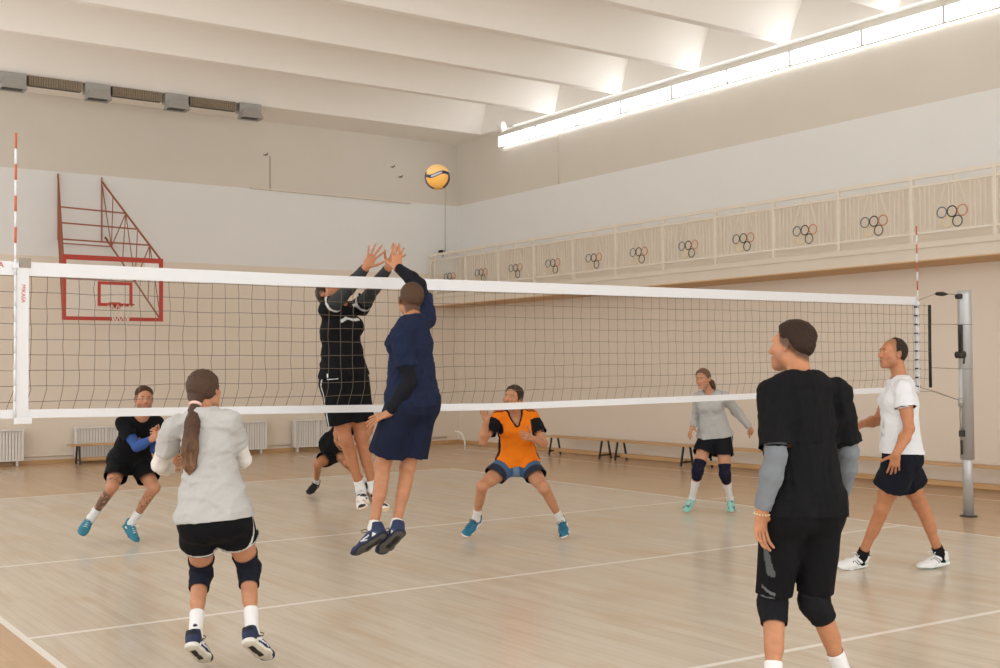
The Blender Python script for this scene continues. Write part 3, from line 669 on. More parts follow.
# ------------------------------------------------------------------ people
def bez(a, b, t): return a + (b - a) * t
class Body:
    def __init__(s, key, H, fem=False, girth=1.0, h=.0055):
        s.key, s.H, s.fem, s.h = key, H, fem, h; s.s = H / 1.83; s.g = girth
        s.J = {k: V(*v) for k, v in JOINTS[key].items()}; J = s.J
        s.mh = (J['hL'] + J['hR']) / 2; s.u = un(J['N'] - s.mh); s.T = np.linalg.norm(J['N'] - s.mh)
        s.latC = orth(J['sR'] - J['sL'], s.u); s.latP = orth(J['hR'] - J['hL'], s.u)
        s.fC = np.cross(s.u, s.latC); s.fP = np.cross(s.u, s.latP)
        S = s.s; g = s.g; u = s.u; f = .7
        # torso stations: (fraction, half width, half depth, forward shift)
        if fem: st = [(-.02, .165, .112, -.012), (.2, .15, .1, -.004), (.42, .122, .09, .0), (.7, .138, .108, .012), (.93, .115, .075, 0)]
        else: st = [(-.02, .16, .112, -.012), (.2, .15, .105, -.002), (.42, .142, .1, .004), (.7, .165, .12, .012), (.94, .13, .085, 0)]
        s.st = []
        for t, w, d, fw in st:
            q = min(max(t, 0), 1); lat = un(s.latP * (1 - q) + s.latC * q); fv = np.cross(u, lat)
            s.st.append((s.mh + u * s.T * t + fv * fw * S, w * S * g, d * S * g, lat))
        s.torso = [Cone(a[0], b[0], (a[1], a[2]), (b[1], b[2]), a[3] + b[3]) for a, b in zip(s.st[:-1], s.st[1:])]
        ch = s.mh + u * s.T * .74
        if fem: s.torso += [Ell(ch + s.latC * q * .065 * S + s.fC * .085 * S, (s.latC, s.fC, u), (.062 * S, .055 * S, .06 * S)) for q in (-1, 1)]
        else: s.torso += [Ell(ch + s.latC * q * .075 * S + s.fC * .075 * S, (s.latC, s.fC, u), (.085 * S, .05 * S, .07 * S)) for q in (-1, 1)]
        s.glute = [Ell(J['h' + k] - s.fP * .045 * S - u * .0 * S, (s.latP, s.fP, u), (.088 * S * g, .088 * S * g, .1 * S)) for k in 'LR']
        nb = J['N'] - s.fC * .005 * S
        s.trap = [Cone(nb - u * .010 * S, J['s' + k] + u * .000 * S, .046 * S, .044 * S) for k in 'LR']
        # head frame
        s.F = J['face']; upn = un(J['HD'] - J['N']); s.U = orth(upn * .5 + s.u * .2 + V(0, 0, .6), s.F) if key != 'B' else orth(upn + s.u, s.F)
        s.R = np.cross(s.F, s.U); s.hd = J['HD']
        HS = s.HS = S * (1.03 if not fem else 1.0)
        hp = s.hpt
        s.neck = [Cone(nb - u * .03 * S, hp(0, -.035, -.05), (.056 if not fem else .046) * S, (.055 if not fem else .045) * S)]
        # limbs
        s.arm = {}; s.leg = {}; s.foot = {}
        for k in 'LR':
            a, e, w = J['s' + k], J['e' + k], J['w' + k]; am = (.88 if fem else 1.0) * S * g ** .5
            s.arm[k] = [Cone(a, e, .052 * am, .039 * am), Cone(bez(a, e, .25), bez(a, e, .65), .051 * am, .046 * am), Ell(a + un(e - a) * .022, (u, s.latC, s.fC), (.055 * am,) * 3),
                        Cone(e, bez(e, w, .35), .039 * am, .044 * am), Cone(bez(e, w, .35), w, .044 * am, .0275 * am)]
            p, kn, an, to = J['h' + k], J['k' + k], J['a' + k], J['t' + k]; lm = (.98 if fem else 1.0) * S * g ** .5
            sh = un(an - kn); ff0 = orth(to - an, sh); ff = ff0; bk = -ff
            thd = un(kn - p); front = orth(ff, thd)
            s.leg[k] = dict(th=[Cone(p, kn, (.09 if not fem else .092) * lm, .054 * lm), Cone(bez(p, kn, .2) + front * .012, bez(p, kn, .7) + front * .012, .082 * lm, .062 * lm)],
                            kn=[Ell(kn + front * .008 * S, (ff, sh, np.cross(ff, sh)), (.054 * lm, .06 * lm, .053 * lm))],
                            sk=[Cone(kn, an, .049 * lm, .033 * lm), Cone(bez(kn, an, .16) + bk * .016 * S, bez(kn, an, .5) + bk * .014 * S, .047 * lm, .042 * lm)])
            Lt = un(np.cross(sh, to - an)); d = un(to - an); upq = un(np.cross(d, Lt)); 
            if upq @ sh > 0: upq = -upq
            an_ = math.radians(17.6); Fd = un(d * math.cos(an_) + upq * math.sin(an_)); Ud = orth(upq, Fd); Ld = np.cross(Fd, Ud)
            s.foot[k] = (an, Fd, Ud, Ld)
    def hpt(s, r, f, u): return s.hd + (s.R * r + s.F * f + s.U * u) * s.HS
    def hand(s, g, k, curl, spread, n, thumb=.75):
        J = s.J; w, f = J['w' + k], J['f' + k]; S = s.s * (.92 if s.fem else 1.0); d = un(f - w); n = orth(n, d); lt = np.cross(d, n) if k == 'R' else np.cross(n, d)
        P = lambda a, l, m=0: w + (d * a + lt * l + n * m) * S
        g.add(Cone(P(-.02, 0), P(.03, 0), (.026 * S, .021 * S), (.034 * S, .018 * S), lt), .02)
        g.add(Cone(P(.025, 0), P(.085, .001), (.035 * S, .016 * S), (.040 * S, .0145 * S), lt, .012), .012)
        fl = ((.030, .094, (.043, .026, .021), .0088), (.0095, .097, (.048, .030, .022), .009), (-.011, .094, (.044, .028, .021), .0086), (-.030, .086, (.034, .021, .018), .0078))
        for i, (l, a, sg, r) in enumerate(fl):
            ang = math.radians(spread) * (1.5 - i); dd = d * math.cos(ang) + lt * math.sin(ang); p = P(a - .012, l); bend = 0
            for j, L in enumerate(sg):
                bend += math.radians(curl[j] * (1 + .09 * i)); q = p + (dd * math.cos(bend) + n * math.sin(bend)) * L * S * (1.25 if j == 0 else 1)
                g.add(Cone(p, q, r * S * (1 - .07 * j), r * S * (.95 - .07 * j)), .006); p = q
        p = P(.018, .028, .006); a1 = un(lt * thumb + d * .6 + n * .28); q = p + a1 * .046 * S; g.add(Cone(p, q, .0145 * S, .0112 * S), .016)
        a2 = un(a1 + d * .35 + n * .15); z = q + a2 * .034 * S; g.add(Cone(q, z, .0108 * S, .0098 * S), .006); a3 = un(a2 + d * .2 + n * .1); g.add(Cone(z, z + a3 * .026 * S, .0098 * S, .0082 * S), .005)
    def headprims(s):
        hp, h = s.hpt, s.HS; ax = (s.R, s.F, s.U)
        A = [(Ell(hp(0, -.012, .024), ax, (.0765 * h, .097 * h, .093 * h)), .0), (Ell(hp(0, .03, -.035), ax, (.060 * h, .060 * h, .078 * h)), .03),
             (Cone(hp(-.04, .012, -.062), hp(.04, .012, -.062), .03 * h, .03 * h), .03), (Cone(hp(-.012, .066, -.098), hp(.012, .066, -.098), .0185 * h, .0185 * h), .035),
             (Cone(hp(-.036, .074, .026), hp(.036, .074, .026), .014 * h, .014 * h), .02), (Ell(hp(-.043, .058, -.024), ax, (.022 * h, .02 * h, .02 * h)), .025), (Ell(hp(.043, .058, -.024), ax, (.022 * h, .02 * h, .02 * h)), .025)]
        B = [(Cone(hp(0, .086, .014), hp(0, .108, -.028), .0085 * h, .0125 * h), .012), (Cone(hp(-.011, .094, -.033), hp(.011, .094, -.033), .0085 * h, .0085 * h), .008),
             (Cone(hp(-.017, .085, -.060), hp(.017, .085, -.060), .0075 * h, .0075 * h), .008), (Cone(hp(-.015, .083, -.072), hp(.015, .083, -.072), .0085 * h, .0085 * h), .008)]
        for q in (-1, 1):
            B.append((Ell(hp(q * .080, -.008, -.006), (un(s.R * q + s.F * .35), un(s.F - s.R * q * .35), s.U), (.010 * h, .021 * h, .034 * h)), .005))
        return A, B
    def body(s, parent, spec):
        J = s.J; S = s.s; prims = s.torso + s.glute + s.trap + s.neck
        for k in 'LR': prims = prims + s.arm[k] + s.leg[k]['th'] + s.leg[k]['kn'] + s.leg[k]['sk']
        hr = Ell(s.hd, (s.R, s.F, s.U), (.15,) * 3); ex = [hr] + [Ell(J['f' + k], (s.R, s.F, s.U), (.07,) * 3) for k in 'LR'] + [Ell(J['t' + k], (s.R, s.F, s.U), (.05,) * 3) for k in 'LR']
        g = Grid(prims + ex, s.h)
        for p in s.torso: g.add(p, .035)
        for p in s.glute + s.trap: g.add(p, .04)
        for k in 'LR':
            for p in s.leg[k]['th']: g.add(p, .04)
            for p in s.leg[k]['kn'] + s.leg[k]['sk']: g.add(p, .025)
            for i, p in enumerate(s.arm[k]): g.add(p, .045 if i in (0, 2) else .02)
            an, Fd, Ud, Ld = s.foot[k]; Q = lambda a, b: an + (Fd * a + Ud * b) * S
            g.add(Cone(Q(0, 0), Q(-.035, -.055), .034 * S, .028 * S), .02).add(Cone(Q(0, -.02), Q(.11, -.058), (.03 * S, .03 * S), (.036 * S, .018 * S), Ld), .02).add(Cone(Q(.11, -.06), Q(.15, -.064), (.036 * S, .015 * S), (.03 * S, .012 * S), Ld), .01)
        g.add(s.neck[0], .03)
        A, B = s.headprims()
        for p, k in A: g.add(p, k)
        hp = s.hpt; h = s.HS
        for q in (-1, 1): g.carve(Ell(hp(q * .032, .104, .002), (s.R, s.F, s.U), (.017 * h, .018 * h, .011 * h)), .014)
        for p, k in B: g.add(p, k)
        for k in 'LR': s.hand(g, k, *spec['hand' + k], s.J['pal' + k], *( [spec['thumb' + k]] if 'thumb' + k in spec else []))
        v, F = g.extract(1)
        s.nz = pnoise(5, .05); sk = spec.get('skin', (214, 164, 134))
        def col(v):
            C = np.tile(np.array(lin(sk)), (len(v), 1)); d = v - s.hd; x, y, z = d @ s.R / h, d @ s.F / h, d @ s.U / h
            C *= (1 + .05 * s.nz(v))[:, None]
            hd = (np.abs(x) < .1) & (y > -.13) & (y < .14) & (z > -.14) & (z < .14)
            cheek = np.exp(-(((np.abs(x) - .042) / .022) ** 2 + ((z + .03) / .02) ** 2)) * (y > .03) + .8 * np.exp(-((x / .016) ** 2 + ((z + .028) / .014) ** 2)) * (y > .085)
            C = blend(C, cheek * .35 * hd, (204, 120, 100))
            lips = np.exp(-((x / .021) ** 4 + ((z + .066) / .0095) ** 4)) * (y > .07) * hd
            C = blend(C, lips * .75, spec.get('lip', (176, 96, 84)))
            mouth = np.exp(-((x / .018) ** 4 + ((z + .0655) / .0028) ** 2)) * (y > .075) * hd
            C = blend(C, mouth * .8, (104, 48, 44))
            st = spec.get('stubble', 0)
            if st:
                m = sst(-z, .03, .055) * sst(y, -.01, .02) * hd * (1 - np.clip(lips * 1.5, 0, 1)); m = m * (1 - np.exp(-((np.abs(x) - .04) / .02) ** 2 - ((z + .035) / .018) ** 2))
                C = blend(C, st * m, (84, 62, 50))
            fd = spec.get('fade', 0)
            if fd:
                hl = np.interp(y, [-.1, -.06, -.02, .0, .03, .045, .055, .065, .075, .1], [-.075, -.062, -.03, -.02, .0, .048, .07, .084, .12, .2]); m = sst(z - hl, -.008, .02) * hd * (y < .1)
                C = blend(C, fd * m, spec['hair'])
            for k in 'LR':
                for q, rr in ((J['k' + k], .05), (J['e' + k], .04)): C = blend(C, .22 * np.exp(-((np.linalg.norm(v - q, axis=1) / rr) ** 2)), (190, 116, 92))
                dk = np.linalg.norm(v - J['f' + k], axis=1); C = blend(C, .25 * np.exp(-(dk / .05) ** 2), (206, 128, 104))
            if spec.get('tattoo'): C = spec['tattoo'](s, v, C)
            return C
        return mesh_obj('body', v, F, 'skin', col, parent)
    def strip(s, v, F, planes=(), tubes=()):            # open the capped ends of a garment
        c, n = face_data(v, F); kill = np.zeros(len(F), bool); h = s.gh
        for q, nn, R in planes: kill |= (np.abs((c - q) @ nn) < 1.6 * h) & (np.linalg.norm(c - q, axis=1) < R) & (n @ nn > .55)
        for p in tubes: kill |= (np.abs(p(c[:, 0], c[:, 1], c[:, 2])) < 1.6 * h) & (n @ s.u > -.3)
        F = F[~kill]
        E = np.sort(np.concatenate([F[:, [0, 1]], F[:, [1, 2]], F[:, [2, 3]], F[:, [3, 0]]]), 1); key = E[:, 0].astype(np.int64) * len(v) + E[:, 1]
        uq, cn = np.unique(key, return_counts=True); b = uq[cn == 1]; a, c_ = b // len(v), b % len(v)      # smooth the open rims
        for _ in range(8):
            cnt = np.bincount(a, minlength=len(v)) + np.bincount(c_, minlength=len(v)); m = cnt > 0
            nv = np.stack([np.bincount(a, v[c_, q], len(v)) + np.bincount(c_, v[a, q], len(v)) for q in range(3)], 1)
            v[m] = v[m] * .5 + .5 * nv[m] / cnt[m][:, None]
        return F
    def shirt(s, parent, col, mat='cloth', sleeve=.55, long=None, ease=.013, hem=-.05, neck=.066, flare=1.0, gh=.007, seed=1, amp=.005, v_neck=0, hw=1.0, name='shirt', sl_r=(.060, .074)):
        s.gh = gh; J = s.J; S = s.s; u = s.u; g0 = s.g
        Hq = s.mh + u * (hem * S)
        wa = s.st[3]; drape = [Cone(s.mh + u * s.T * .72, Hq - u * .03, (wa[1] * .98, wa[2] * .98), (.165 * S * g0 * flare * hw, .128 * S * g0 * flare), s.latC + s.latP)]
        prims = s.torso + drape
        sl = []; planes = [(Hq, -u, .45)]
        for k in 'LR':
            a, e, w = J['s' + k], J['e' + k], J['w' + k]; in_ = un(s.mh + u * s.T * .9 - a)
            if long:
                pts = [(bez(a, e, 0), .064), (e, .053), (bez(e, w, .93), .043)]
                q, nn = bez(e, w, .93), un(w - e); cl = [(q, nn)]
                ps = [Cone(pts[0][0], e, .064 * S * .95, .05 * S), Cone(e, bez(e, w, 1.0), .05 * S, .0345 * S)]
                sl.append(([ps[0], Clip(ps[1], cl)]))
            else:
                d = un(e - a); q = bez(a, e, sleeve); cl = [(q, d)]
                sl.append([Clip(Cone(a, bez(a, e, sleeve + .15), sl_r[0] * S, sl_r[1] * S), cl)]); planes.append((q, d, .14))
        ct = s.trap; grp = prims + ct + [p for q in sl for p in q]
        g = Grid(grp, gh, .05)
        for p in s.torso: g.add(p, .03, ease)
        for p in s.glute: g.add(p, .03, ease)
        g.add(drape[0], .03)
        for p, o_ in getattr(s, 'under', []): g.add(Isect(p, drape[0], o_ + .011, .06), .04)
        fn = folds(seed, amp, .12, 8, None)
        g.cut(Hq, -u)
        for p in ct: g.add(p, .05, ease * .6)
        for k, q in zip('LR', sl):
            for p in q: g.add(p, .035)
            cl_ = [(bez(J['s' + k], J['e' + k], sleeve), un(J['e' + k] - J['s' + k]))]
            for p in s.arm[k][:3]: g.add(p if long else Clip(p, [(cl_[0][0] - cl_[0][1] * .012, cl_[0][1])]), .02, .007)
        g.cut(Hq, -u)
        g.warp(fn); g.cut(Hq, -u)
        for q, nn, R in planes[1:]:
            pass
        nk = Cone(J['N'] + u * .022 * S + s.fC * .016 * S, J['N'] + u * .2 * S + s.fC * .05 * S, neck * S, neck * S * 1.3)
        tubes = [nk]; g.carve(nk, .004)
        if v_neck:
            vn = Cone(J['N'] + s.fC * .07 * S, J['N'] + s.fC * .12 * S - u * v_neck * S, .05 * S, .008 * S); g.carve(vn, .004); tubes.append(vn)
        # nothing of the cloth above the collar
        v, F = g.extract(1); F = s.strip(v, F, planes, tubes)
        s.nk = nk
        return mesh_obj(name, v, F, mat, (lambda v: col(s, v)) if callable(col) else col, parent)
    def shorts(s, parent, col, end=.55, r=(.105, .118), gh=.007, top=.11, seed=3, amp=.005, name='shorts', ease=.02, lean=0):
        s.gh = gh; J = s.J; S = s.s; u = s.u; planes = []; legs = []
        Tq = s.mh + u * top * S
        s.under = [(p, ease) for p in s.torso[:2] + s.glute]
        for k in 'LR':
            p, kn = J['h' + k], J['k' + k]; d = un(kn - p); q = bez(p, kn, end); dn = un(d - lean * orth(u, d)); 
            legs.append(Clip(Cone(p - s.u * .0, bez(p, kn, end + .12), r[0] * S * s.g ** .5, r[1] * S * s.g ** .5), [(q, dn)])); planes.append((q, dn, .2)); s.under.append((legs[-1], .004))
        g = Grid(s.torso[:2] + s.glute + legs, gh, .06)
        for p in s.torso[:2] + s.glute: g.add(p, .05, ease)
        g.cut(Tq, u)
        for p in legs: g.add(p, .035)
        fn = folds(seed, amp, .13, 8, u); g.warp(fn)
        for p in legs: 
            for q, dn in p.pl: pass
        v, F = g.extract(1); F = s.strip(v, F, planes)
        return mesh_obj(name, v, F, 'cloth', (lambda v: col(s, v)) if callable(col) else col, parent)
    def band(s, parent, name, prims, A, B, off, col, mat='cloth', gh=.006, seed=0, amp=.0, k=.02, open_=True):
        s.gh = gh; d = un(B - A); g = Grid(prims, gh, .04)
        for p in prims: g.add(p, k, off)
        if amp: g.warp(folds(seed, amp, .05, 7))
        g.cut(A, -d); g.cut(B, d)
        v, F = g.extract(1)
        if open_: F = s.strip(v, F, [(A, -d, .15), (B, d, .15)])
        return mesh_obj(name, v, F, mat, (lambda v: col(s, v)) if callable(col) else col, parent)
    def arm_sleeve(s, parent, k, col, a=.35, b=.97, off=.006, amp=.0015, name='arm_sleeve'):
        J = s.J; pr = s.arm[k]
        s1 = bez(J['s' + k], J['e' + k], a); w = bez(J['e' + k], J['w' + k], b); d1 = un(J['e' + k] - J['s' + k]); d2 = un(J['w' + k] - J['e' + k])
        s.gh = .006; g = Grid(pr, .006, .04)
        for p in (pr[0], pr[1]): g.add(p, .02, off)
        g.cut(s1, -d1)
        g2 = Grid(pr, .006, .04)
        for p in pr[3:]: g2.add(p, .02, off)
        g2.cut(w, d2)
        g.d = smin(g.d, g2.d, .02)
        if amp: g.warp(folds(11, amp, .045, 7))
        g.cut(w + 0 * d2, d2) if (s1 - w) @ d2 < 0 else None
        v, F = g.extract(1); F = s.strip(v, F, [(s1, -d1, .1), (w, d2, .09)])
        return mesh_obj(name, v, F, 'cloth', col, parent)
    def sock(s, parent, k, h, col, off=.005, name='sock', mark=None):
        J = s.J; an, kn = J['a' + k], J['k' + k]; S = s.s; _, Fd, Ud, Ld = s.foot[k]
        s.gh = .006; pr = s.leg[k]['sk'] + [Cone(an, an - Ud * .06 * S - Fd * .01 * S, .036 * S, .034 * S)]
        B = an + un(kn - an) * h * S; d = un(kn - an); g = Grid(pr, .006, .03)
        for p in pr: g.add(p, .02, off)
        g.cut(B, d); g.warp(folds(4, .0012, .03, 6)); g.cut(an - Ud * .07 * S, -Ud)
        v, F = g.extract(1); F = s.strip(v, F, [(B, d, .1)])
        def cc(v):
            C = np.tile(np.array(lin(col)), (len(v), 1))
            if mark is not None:
                q = an + d * .075 * S + V(*mark[0]) * .04 * S; C = blend(C, 1.0 * (np.linalg.norm((v - q) * 1.0, axis=1) < mark[1]), mark[2])
            return C
        return mesh_obj(name, v, F, 'cloth', cc, parent)
    def shoe(s, parent, k, col, sole=(226, 226, 222), accent=None, gh=.0055, label=None, lace=(230, 230, 230), tread=None):
        an, Fd, Ud, Ld = s.foot[k]; S = s.s * 1.06; Q = lambda a, b, c=0: an + (Fd * a + Ud * b + Ld * c) * S
        up = [Cone(Q(-.035, -.058), Q(-.03, .018), (.037 * S, .038 * S), (.039 * S, .037 * S), Ld), Cone(Q(-.01, -.02), Q(.10, -.055), (.038 * S, .038 * S), (.043 * S, .028 * S), Ld),
              Cone(Q(.07, -.062), Q(.155, -.068), (.046 * S, .026 * S), (.04 * S, .022 * S), Ld), Ell(Q(.165, -.068), (Fd, Ld, Ud), (.042 * S, .040 * S, .024 * S))]
        g = Grid(up, gh, .03)
        for p in up: g.add(p, .03)
        g.cut(Q(0, -.083), -Ud); nn = un(Ud + Fd * -.22); q = Q(-.0, .030); g.cut(q, nn)
        v, F = g.extract(1); s.gh = gh; F = s.strip(v, F, [(q, nn, .09)])
        def cc(v):
            C = col(s, k, v) if callable(col) else np.tile(np.array(lin(col)), (len(v), 1)); return C
        o = mesh_obj('shoe', v, F, 'shoe', cc, parent)
        if label: o['label'] = label
        so = [Cone(Q(-.038, -.074), Q(.03, -.076), (.043 * S, .022 * S), (.041 * S, .021 * S), Ld, .04 * S), Cone(Q(.03, -.076), Q(.11, -.077), (.041 * S, .021 * S), (.050 * S, .019 * S), Ld, .03 * S), Cone(Q(.11, -.077), Q(.172, -.071), (.050 * S, .019 * S), (.041 * S, .016 * S), Ld, .039 * S)]
        g = Grid(so, gh * .9, .02)
        for p in so: g.add(p, .015)
        v, F = g.extract(1)
        tc = tread or sole
        def sc(v):
            z = (v - an) @ Ud / S; C = np.tile(np.array(lin(sole)), (len(v), 1)); C = blend(C, (z < -.086) * 1.0, tc)
            x = (v - an) @ Fd / S; y = (v - an) @ Ld / S
            if tread: C = blend(C, ((z < -.086) & (np.abs(y) < .016) & (x > -.03) & (x < .1)) * 1.0, (34, 32, 34))
            return C
        mesh_obj('sole', v, F, 'shoe', sc, o)
        m = MB()
        for i in range(4):
            x = .05 + .022 * i; zt = -.0065 - .30 * (x - .05)
            pts = [Q(x + .004 * (1 if c > 0 else -1), zt - abs(c) * .32 - .006 * (abs(c) > .02), c) for c in (-.026, -.014, 0, .014, .026)]
            m.tube(pts, .0034 * S, 5)
        for sg in (-1, 1):
            m.tube([Q(.04, .004, 0), Q(.05, .022, sg * .018), Q(.075, .02, sg * .034), Q(.07, .004, sg * .03), Q(.042, .002, 0)], .0028 * S, 5)
        m.build('laces', {0: 'tape', 1: 'laceblack', 2: 'netwhite'}[0 if lace[0] > 200 else 1], o)
        return o
    def eyes(s, parent, iris=(70, 58, 46), brow=(66, 48, 38), squint=1.0):
        hp, h = s.hpt, s.HS
        for q in (-1, 1):
            g = Grid([Ell(hp(q * .0315, .0765, .002), (s.R, s.F, s.U), (.0135 * h, .011 * h, .0066 * h * squint))], .0022, .006); g.add(Ell(hp(q * .0315, .076, .002), (s.R, s.F, s.U), (.0125 * h, .0095 * h, .0066 * h * squint)), 0)
            v, F = g.extract(1)
            def cc(v, q=q):
                d = v - s.hd; x, z = d @ s.R / h - q * .032, d @ s.U / h - .003; rr = np.sqrt(x * x + z * z); C = np.tile(np.array(lin((226, 218, 210))), (len(v), 1)); C = blend(C, sst(-rr, -.0068, -.0052), iris); return blend(C, sst(-rr, -.0034, -.0022), (16, 14, 14))
            mesh_obj('eye', v, F, 'eye', cc, parent)
            p = [Cone(hp(q * .016, .0925, .0225), hp(q * .034, .0875, .0255), .0034 * h, .0036 * h), Cone(hp(q * .034, .0875, .0255), hp(q * .051, .073, .0215), .0036 * h, .002 * h)]
            g = Grid(p, .003, .01)
            for z in p: g.add(z, .004)
            v, F = g.extract(1); mesh_obj('eyebrow', v, F, 'hair', brow, parent)
    def hair(s, parent, col, thick=.013, sides=.006, line=None, gh=.0045, amp=.003, bald=None, top_shift=0):
        hp, h = s.hpt, s.HS; ax = (s.R, s.F, s.U)
        A = s.headprims()[0][0][0]; g = Grid([A], gh, .05)
        X, Y, Z = g.c[0][:, None, None], g.c[1][None, :, None], g.c[2][None, None, :]
        d = A(X, Y, Z); dx, dy, dz = X - s.hd[0], Y - s.hd[1], Z - s.hd[2]
        x = (dx * s.R[0] + dy * s.R[1] + dz * s.R[2]) / h; y = (dx * s.F[0] + dy * s.F[1] + dz * s.F[2]) / h; z = (dx * s.U[0] + dy * s.U[1] + dz * s.U[2]) / h
        if line is None: line = ([-.12, -.09, -.06, -.02, .0, .015, .03, .045, .055, .065, .075, .1], [-.07, -.07, -.058, -.03, -.012, -.03, .0, .048, .068, .08, .1, .2])
        hl = np.interp(y, *line).astype(np.float32)
        t = ((sides + (thick - sides) * sst(z, .03, .085)) * (.25 + .75 * sst(z - hl, .0, .025))) * h
        cut = (hl - z) * h * .85
        if bald is not None: cut = np.maximum(cut, bald(x, y, z) * h)
        g.d = np.maximum(d - t, cut).astype(np.float32)
        g.warp(folds(21, amp, .03, 9))
        v, F = g.extract(1)
        return mesh_obj('hair', v, F, 'hair', (lambda v: col(s, v)) if callable(col) else col, parent)
    def tail(s, hair, pts, rad, col, gh=.006, amp=.004):
        pr = [Cone(a, b, ra, rb) for a, b, ra, rb in zip(pts[:-1], pts[1:], rad[:-1], rad[1:])]; g = Grid(pr, gh, .03)
        for p in pr: g.add(p, .02)
        g.warp(folds(9, amp, .04, 8, un(pts[-1] - pts[0]))); v, F = g.extract(1)
        return mesh_obj('ponytail', v, F, 'hair', col, hair)
    def limb(s, k): L = s.leg[k]; return L['th'] + L['kn'] + L['sk']
    def knee_pad(s, parent, k, col, a=.13, b=.13, off=.009, amp=.003, seed=5):
        J = s.J; S = s.s; kn = J['k' + k]; d1 = un(J['h' + k] - kn); d2 = un(J['a' + k] - kn); front = orth(-(d1 + d2) + 1e-4 * s.fP, d2) if np.linalg.norm(d1 + d2) > .12 else orth(s.fP, d2)
        pr = s.limb(k) + [Ell(kn + front * .012 * S, (front, d2, np.cross(front, d2)), (.056 * S, .085 * S, .054 * S))]
        s.gh = .006; A, B = kn + d1 * a * S, kn + d2 * b * S; g = Grid([Ell(kn, (front, d2, np.cross(front, d2)), (.27 * S,) * 3)], .006, .02)
        for p in pr: g.add(p, .025, off)
        g.warp(folds(seed, amp, .06, 8)); g.cut(A, d1); g.cut(B, d2); v, F = g.extract(1); F = s.strip(v, F, [(A, d1, .12), (B, d2, .1)])
        return mesh_obj('knee_pad', v, F, 'cloth', (lambda v: col(s, v)) if callable(col) else col, parent)

def person(key, H, label, group=None, **kw):
    B = Body(key, H, **kw); c = (B.J['aL'] + B.J['aR']) / 2; z = min(B.J['tL'][2], B.J['tR'][2]) - .02
    t = empty('person', (float(c[0]), float(c[1]), max(0.0, float(z))), label, 'person'); return B, t
REL = (14, 24, 16); FLAT = (4, 6, 5); CLOSE = (42, 58, 36)
BLACK = (18, 18, 20)

# woman with the long ponytail, back to us
def ppl_W():
    B, t = person('W', 1.78, 'woman with a long brown ponytail and grey T-shirt, seen from behind', fem=True, h=.005, girth=.97)
    B.body(t, dict(handL=(REL, 5), handR=(REL, 5), skin=(189, 134, 101)))
    hc = (88, 66, 53)
    h_ = B.hair(t, hc, .018, .016, line=([-.13, -.09, -.05, -.01, .02, .04, .055, .07, .1], [-.085, -.085, -.07, -.045, -.02, .04, .068, .095, .2]), amp=.003)
    hp = B.hpt; k0 = hp(.004, -.13, -.062); J = B.J
    bk = -B.fC; pts = [k0, k0 + bk * .03 + V(0, 0, -.05), J['N'] + bk * .12 + B.latC * -.045 + B.u * -.03, J['N'] + bk * .14 + B.latC * -.065 - B.u * .17, J['N'] + bk * .125 + B.latC * -.08 - B.u * .265, J['N'] + bk * .115 + B.latC * -.085 - B.u * .315]
    B.tail(h_, pts, [.024, .030, .037, .043, .036, .010], lambda v: blend(np.tile(np.array(lin((88, 66, 52))), (len(v), 1)), sst(1.42 - v[:, 2], 0, .3) * (.55 + .45 * pnoise(2, .02)(v * np.array([1, 1, .12]))), (150, 112, 82)))
    B.tail(h_, [hp(-.01, -.08, -.03), k0], [.055, .03], hc)
    q = un(pts[1] - pts[0]); e1 = orth(B.latC, q); e2 = np.cross(q, e1); c = k0 + bk * .008 + V(0, 0, -.012)
    MB().tube([c + (e1 * math.cos(a) + e2 * math.sin(a)) * .030 for a in [k * math.pi / 8 for k in range(16)]], .0095, 8, True).build('hair_tie', plain('pale pink hair tie', (232, 196, 182), .8), h_)
    for k in 'LR':
        B.arm_sleeve(t, k, (226, 222, 216), .5, .96, .012, .003)
    def sc(s, v):
        C = np.tile(np.array(lin((17, 18, 21))), (len(v), 1))
        for k in 'LR':
            p, kn = s.J['h' + k], s.J['k' + k]; d = un(kn - p); a = (v - p) @ d / np.linalg.norm(kn - p); near = np.linalg.norm(v - p - np.outer((v - p) @ d, d), axis=1) < .16
            C = blend(C, ((a > .395) & (a < .42) & near) * .8, (214, 214, 210))
        x = (v - s.mh) @ s.latP; y = (v - s.mh) @ s.fP; zz = (v - s.mh) @ s.u
        C = blend(C, ((x > .1) & (y > .03) & (y < .04)) * .9, (218, 218, 214)); C = blend(C, ((x > .1) & (y > .075) & (y < .1) & (zz > -.1) & (zz < -.03)) * 1.0, (214, 214, 210))
        return C
    B.shorts(t, sc, .42, (.108, .122), gh=.006, seed=6, ease=.024)
    B.shirt(t, (188, 187, 184), 'heather', .62, ease=.016, hem=-.012, neck=.062, flare=1.02, seed=2, amp=.0085, gh=.006, hw=1.0, sl_r=(.057, .064))
    def shc(s, k, v):
        an, Fd, Ud, Ld = s.foot[k]; x, z, y = (v - an) @ Fd / s.s, (v - an) @ Ud / s.s, (v - an) @ Ld / s.s
        C = np.tile(np.array(lin((38, 48, 78))), (len(v), 1)); sd = np.abs(y) > .02
        C = blend(C, (sd & (np.abs(z + .035 - .5 * (x - .03)) < .008) & (x > .0) & (x < .07)) * 1.0, (222, 222, 226)); C = blend(C, (sd & (np.abs(z + .05 + .25 * (x - .05)) < .006) & (x > .02) & (x < .1)) * 1.0, (222, 222, 226))
        return blend(C, ((x < -.055) & (z > -.02)) * 1.0, (26, 28, 40))
    for k in 'LR':
        B.knee_pad(t, k, (28, 30, 42)); B.sock(t, k, .165, (232, 232, 230), mark=(-B.fP + B.latP * .1, .014, (44, 44, 54)) if k == 'L' else None)
        B.shoe(t, k, shc, (224, 222, 212), tread=(206, 198, 180), lace=(30, 30, 40))
    B.eyes(t)

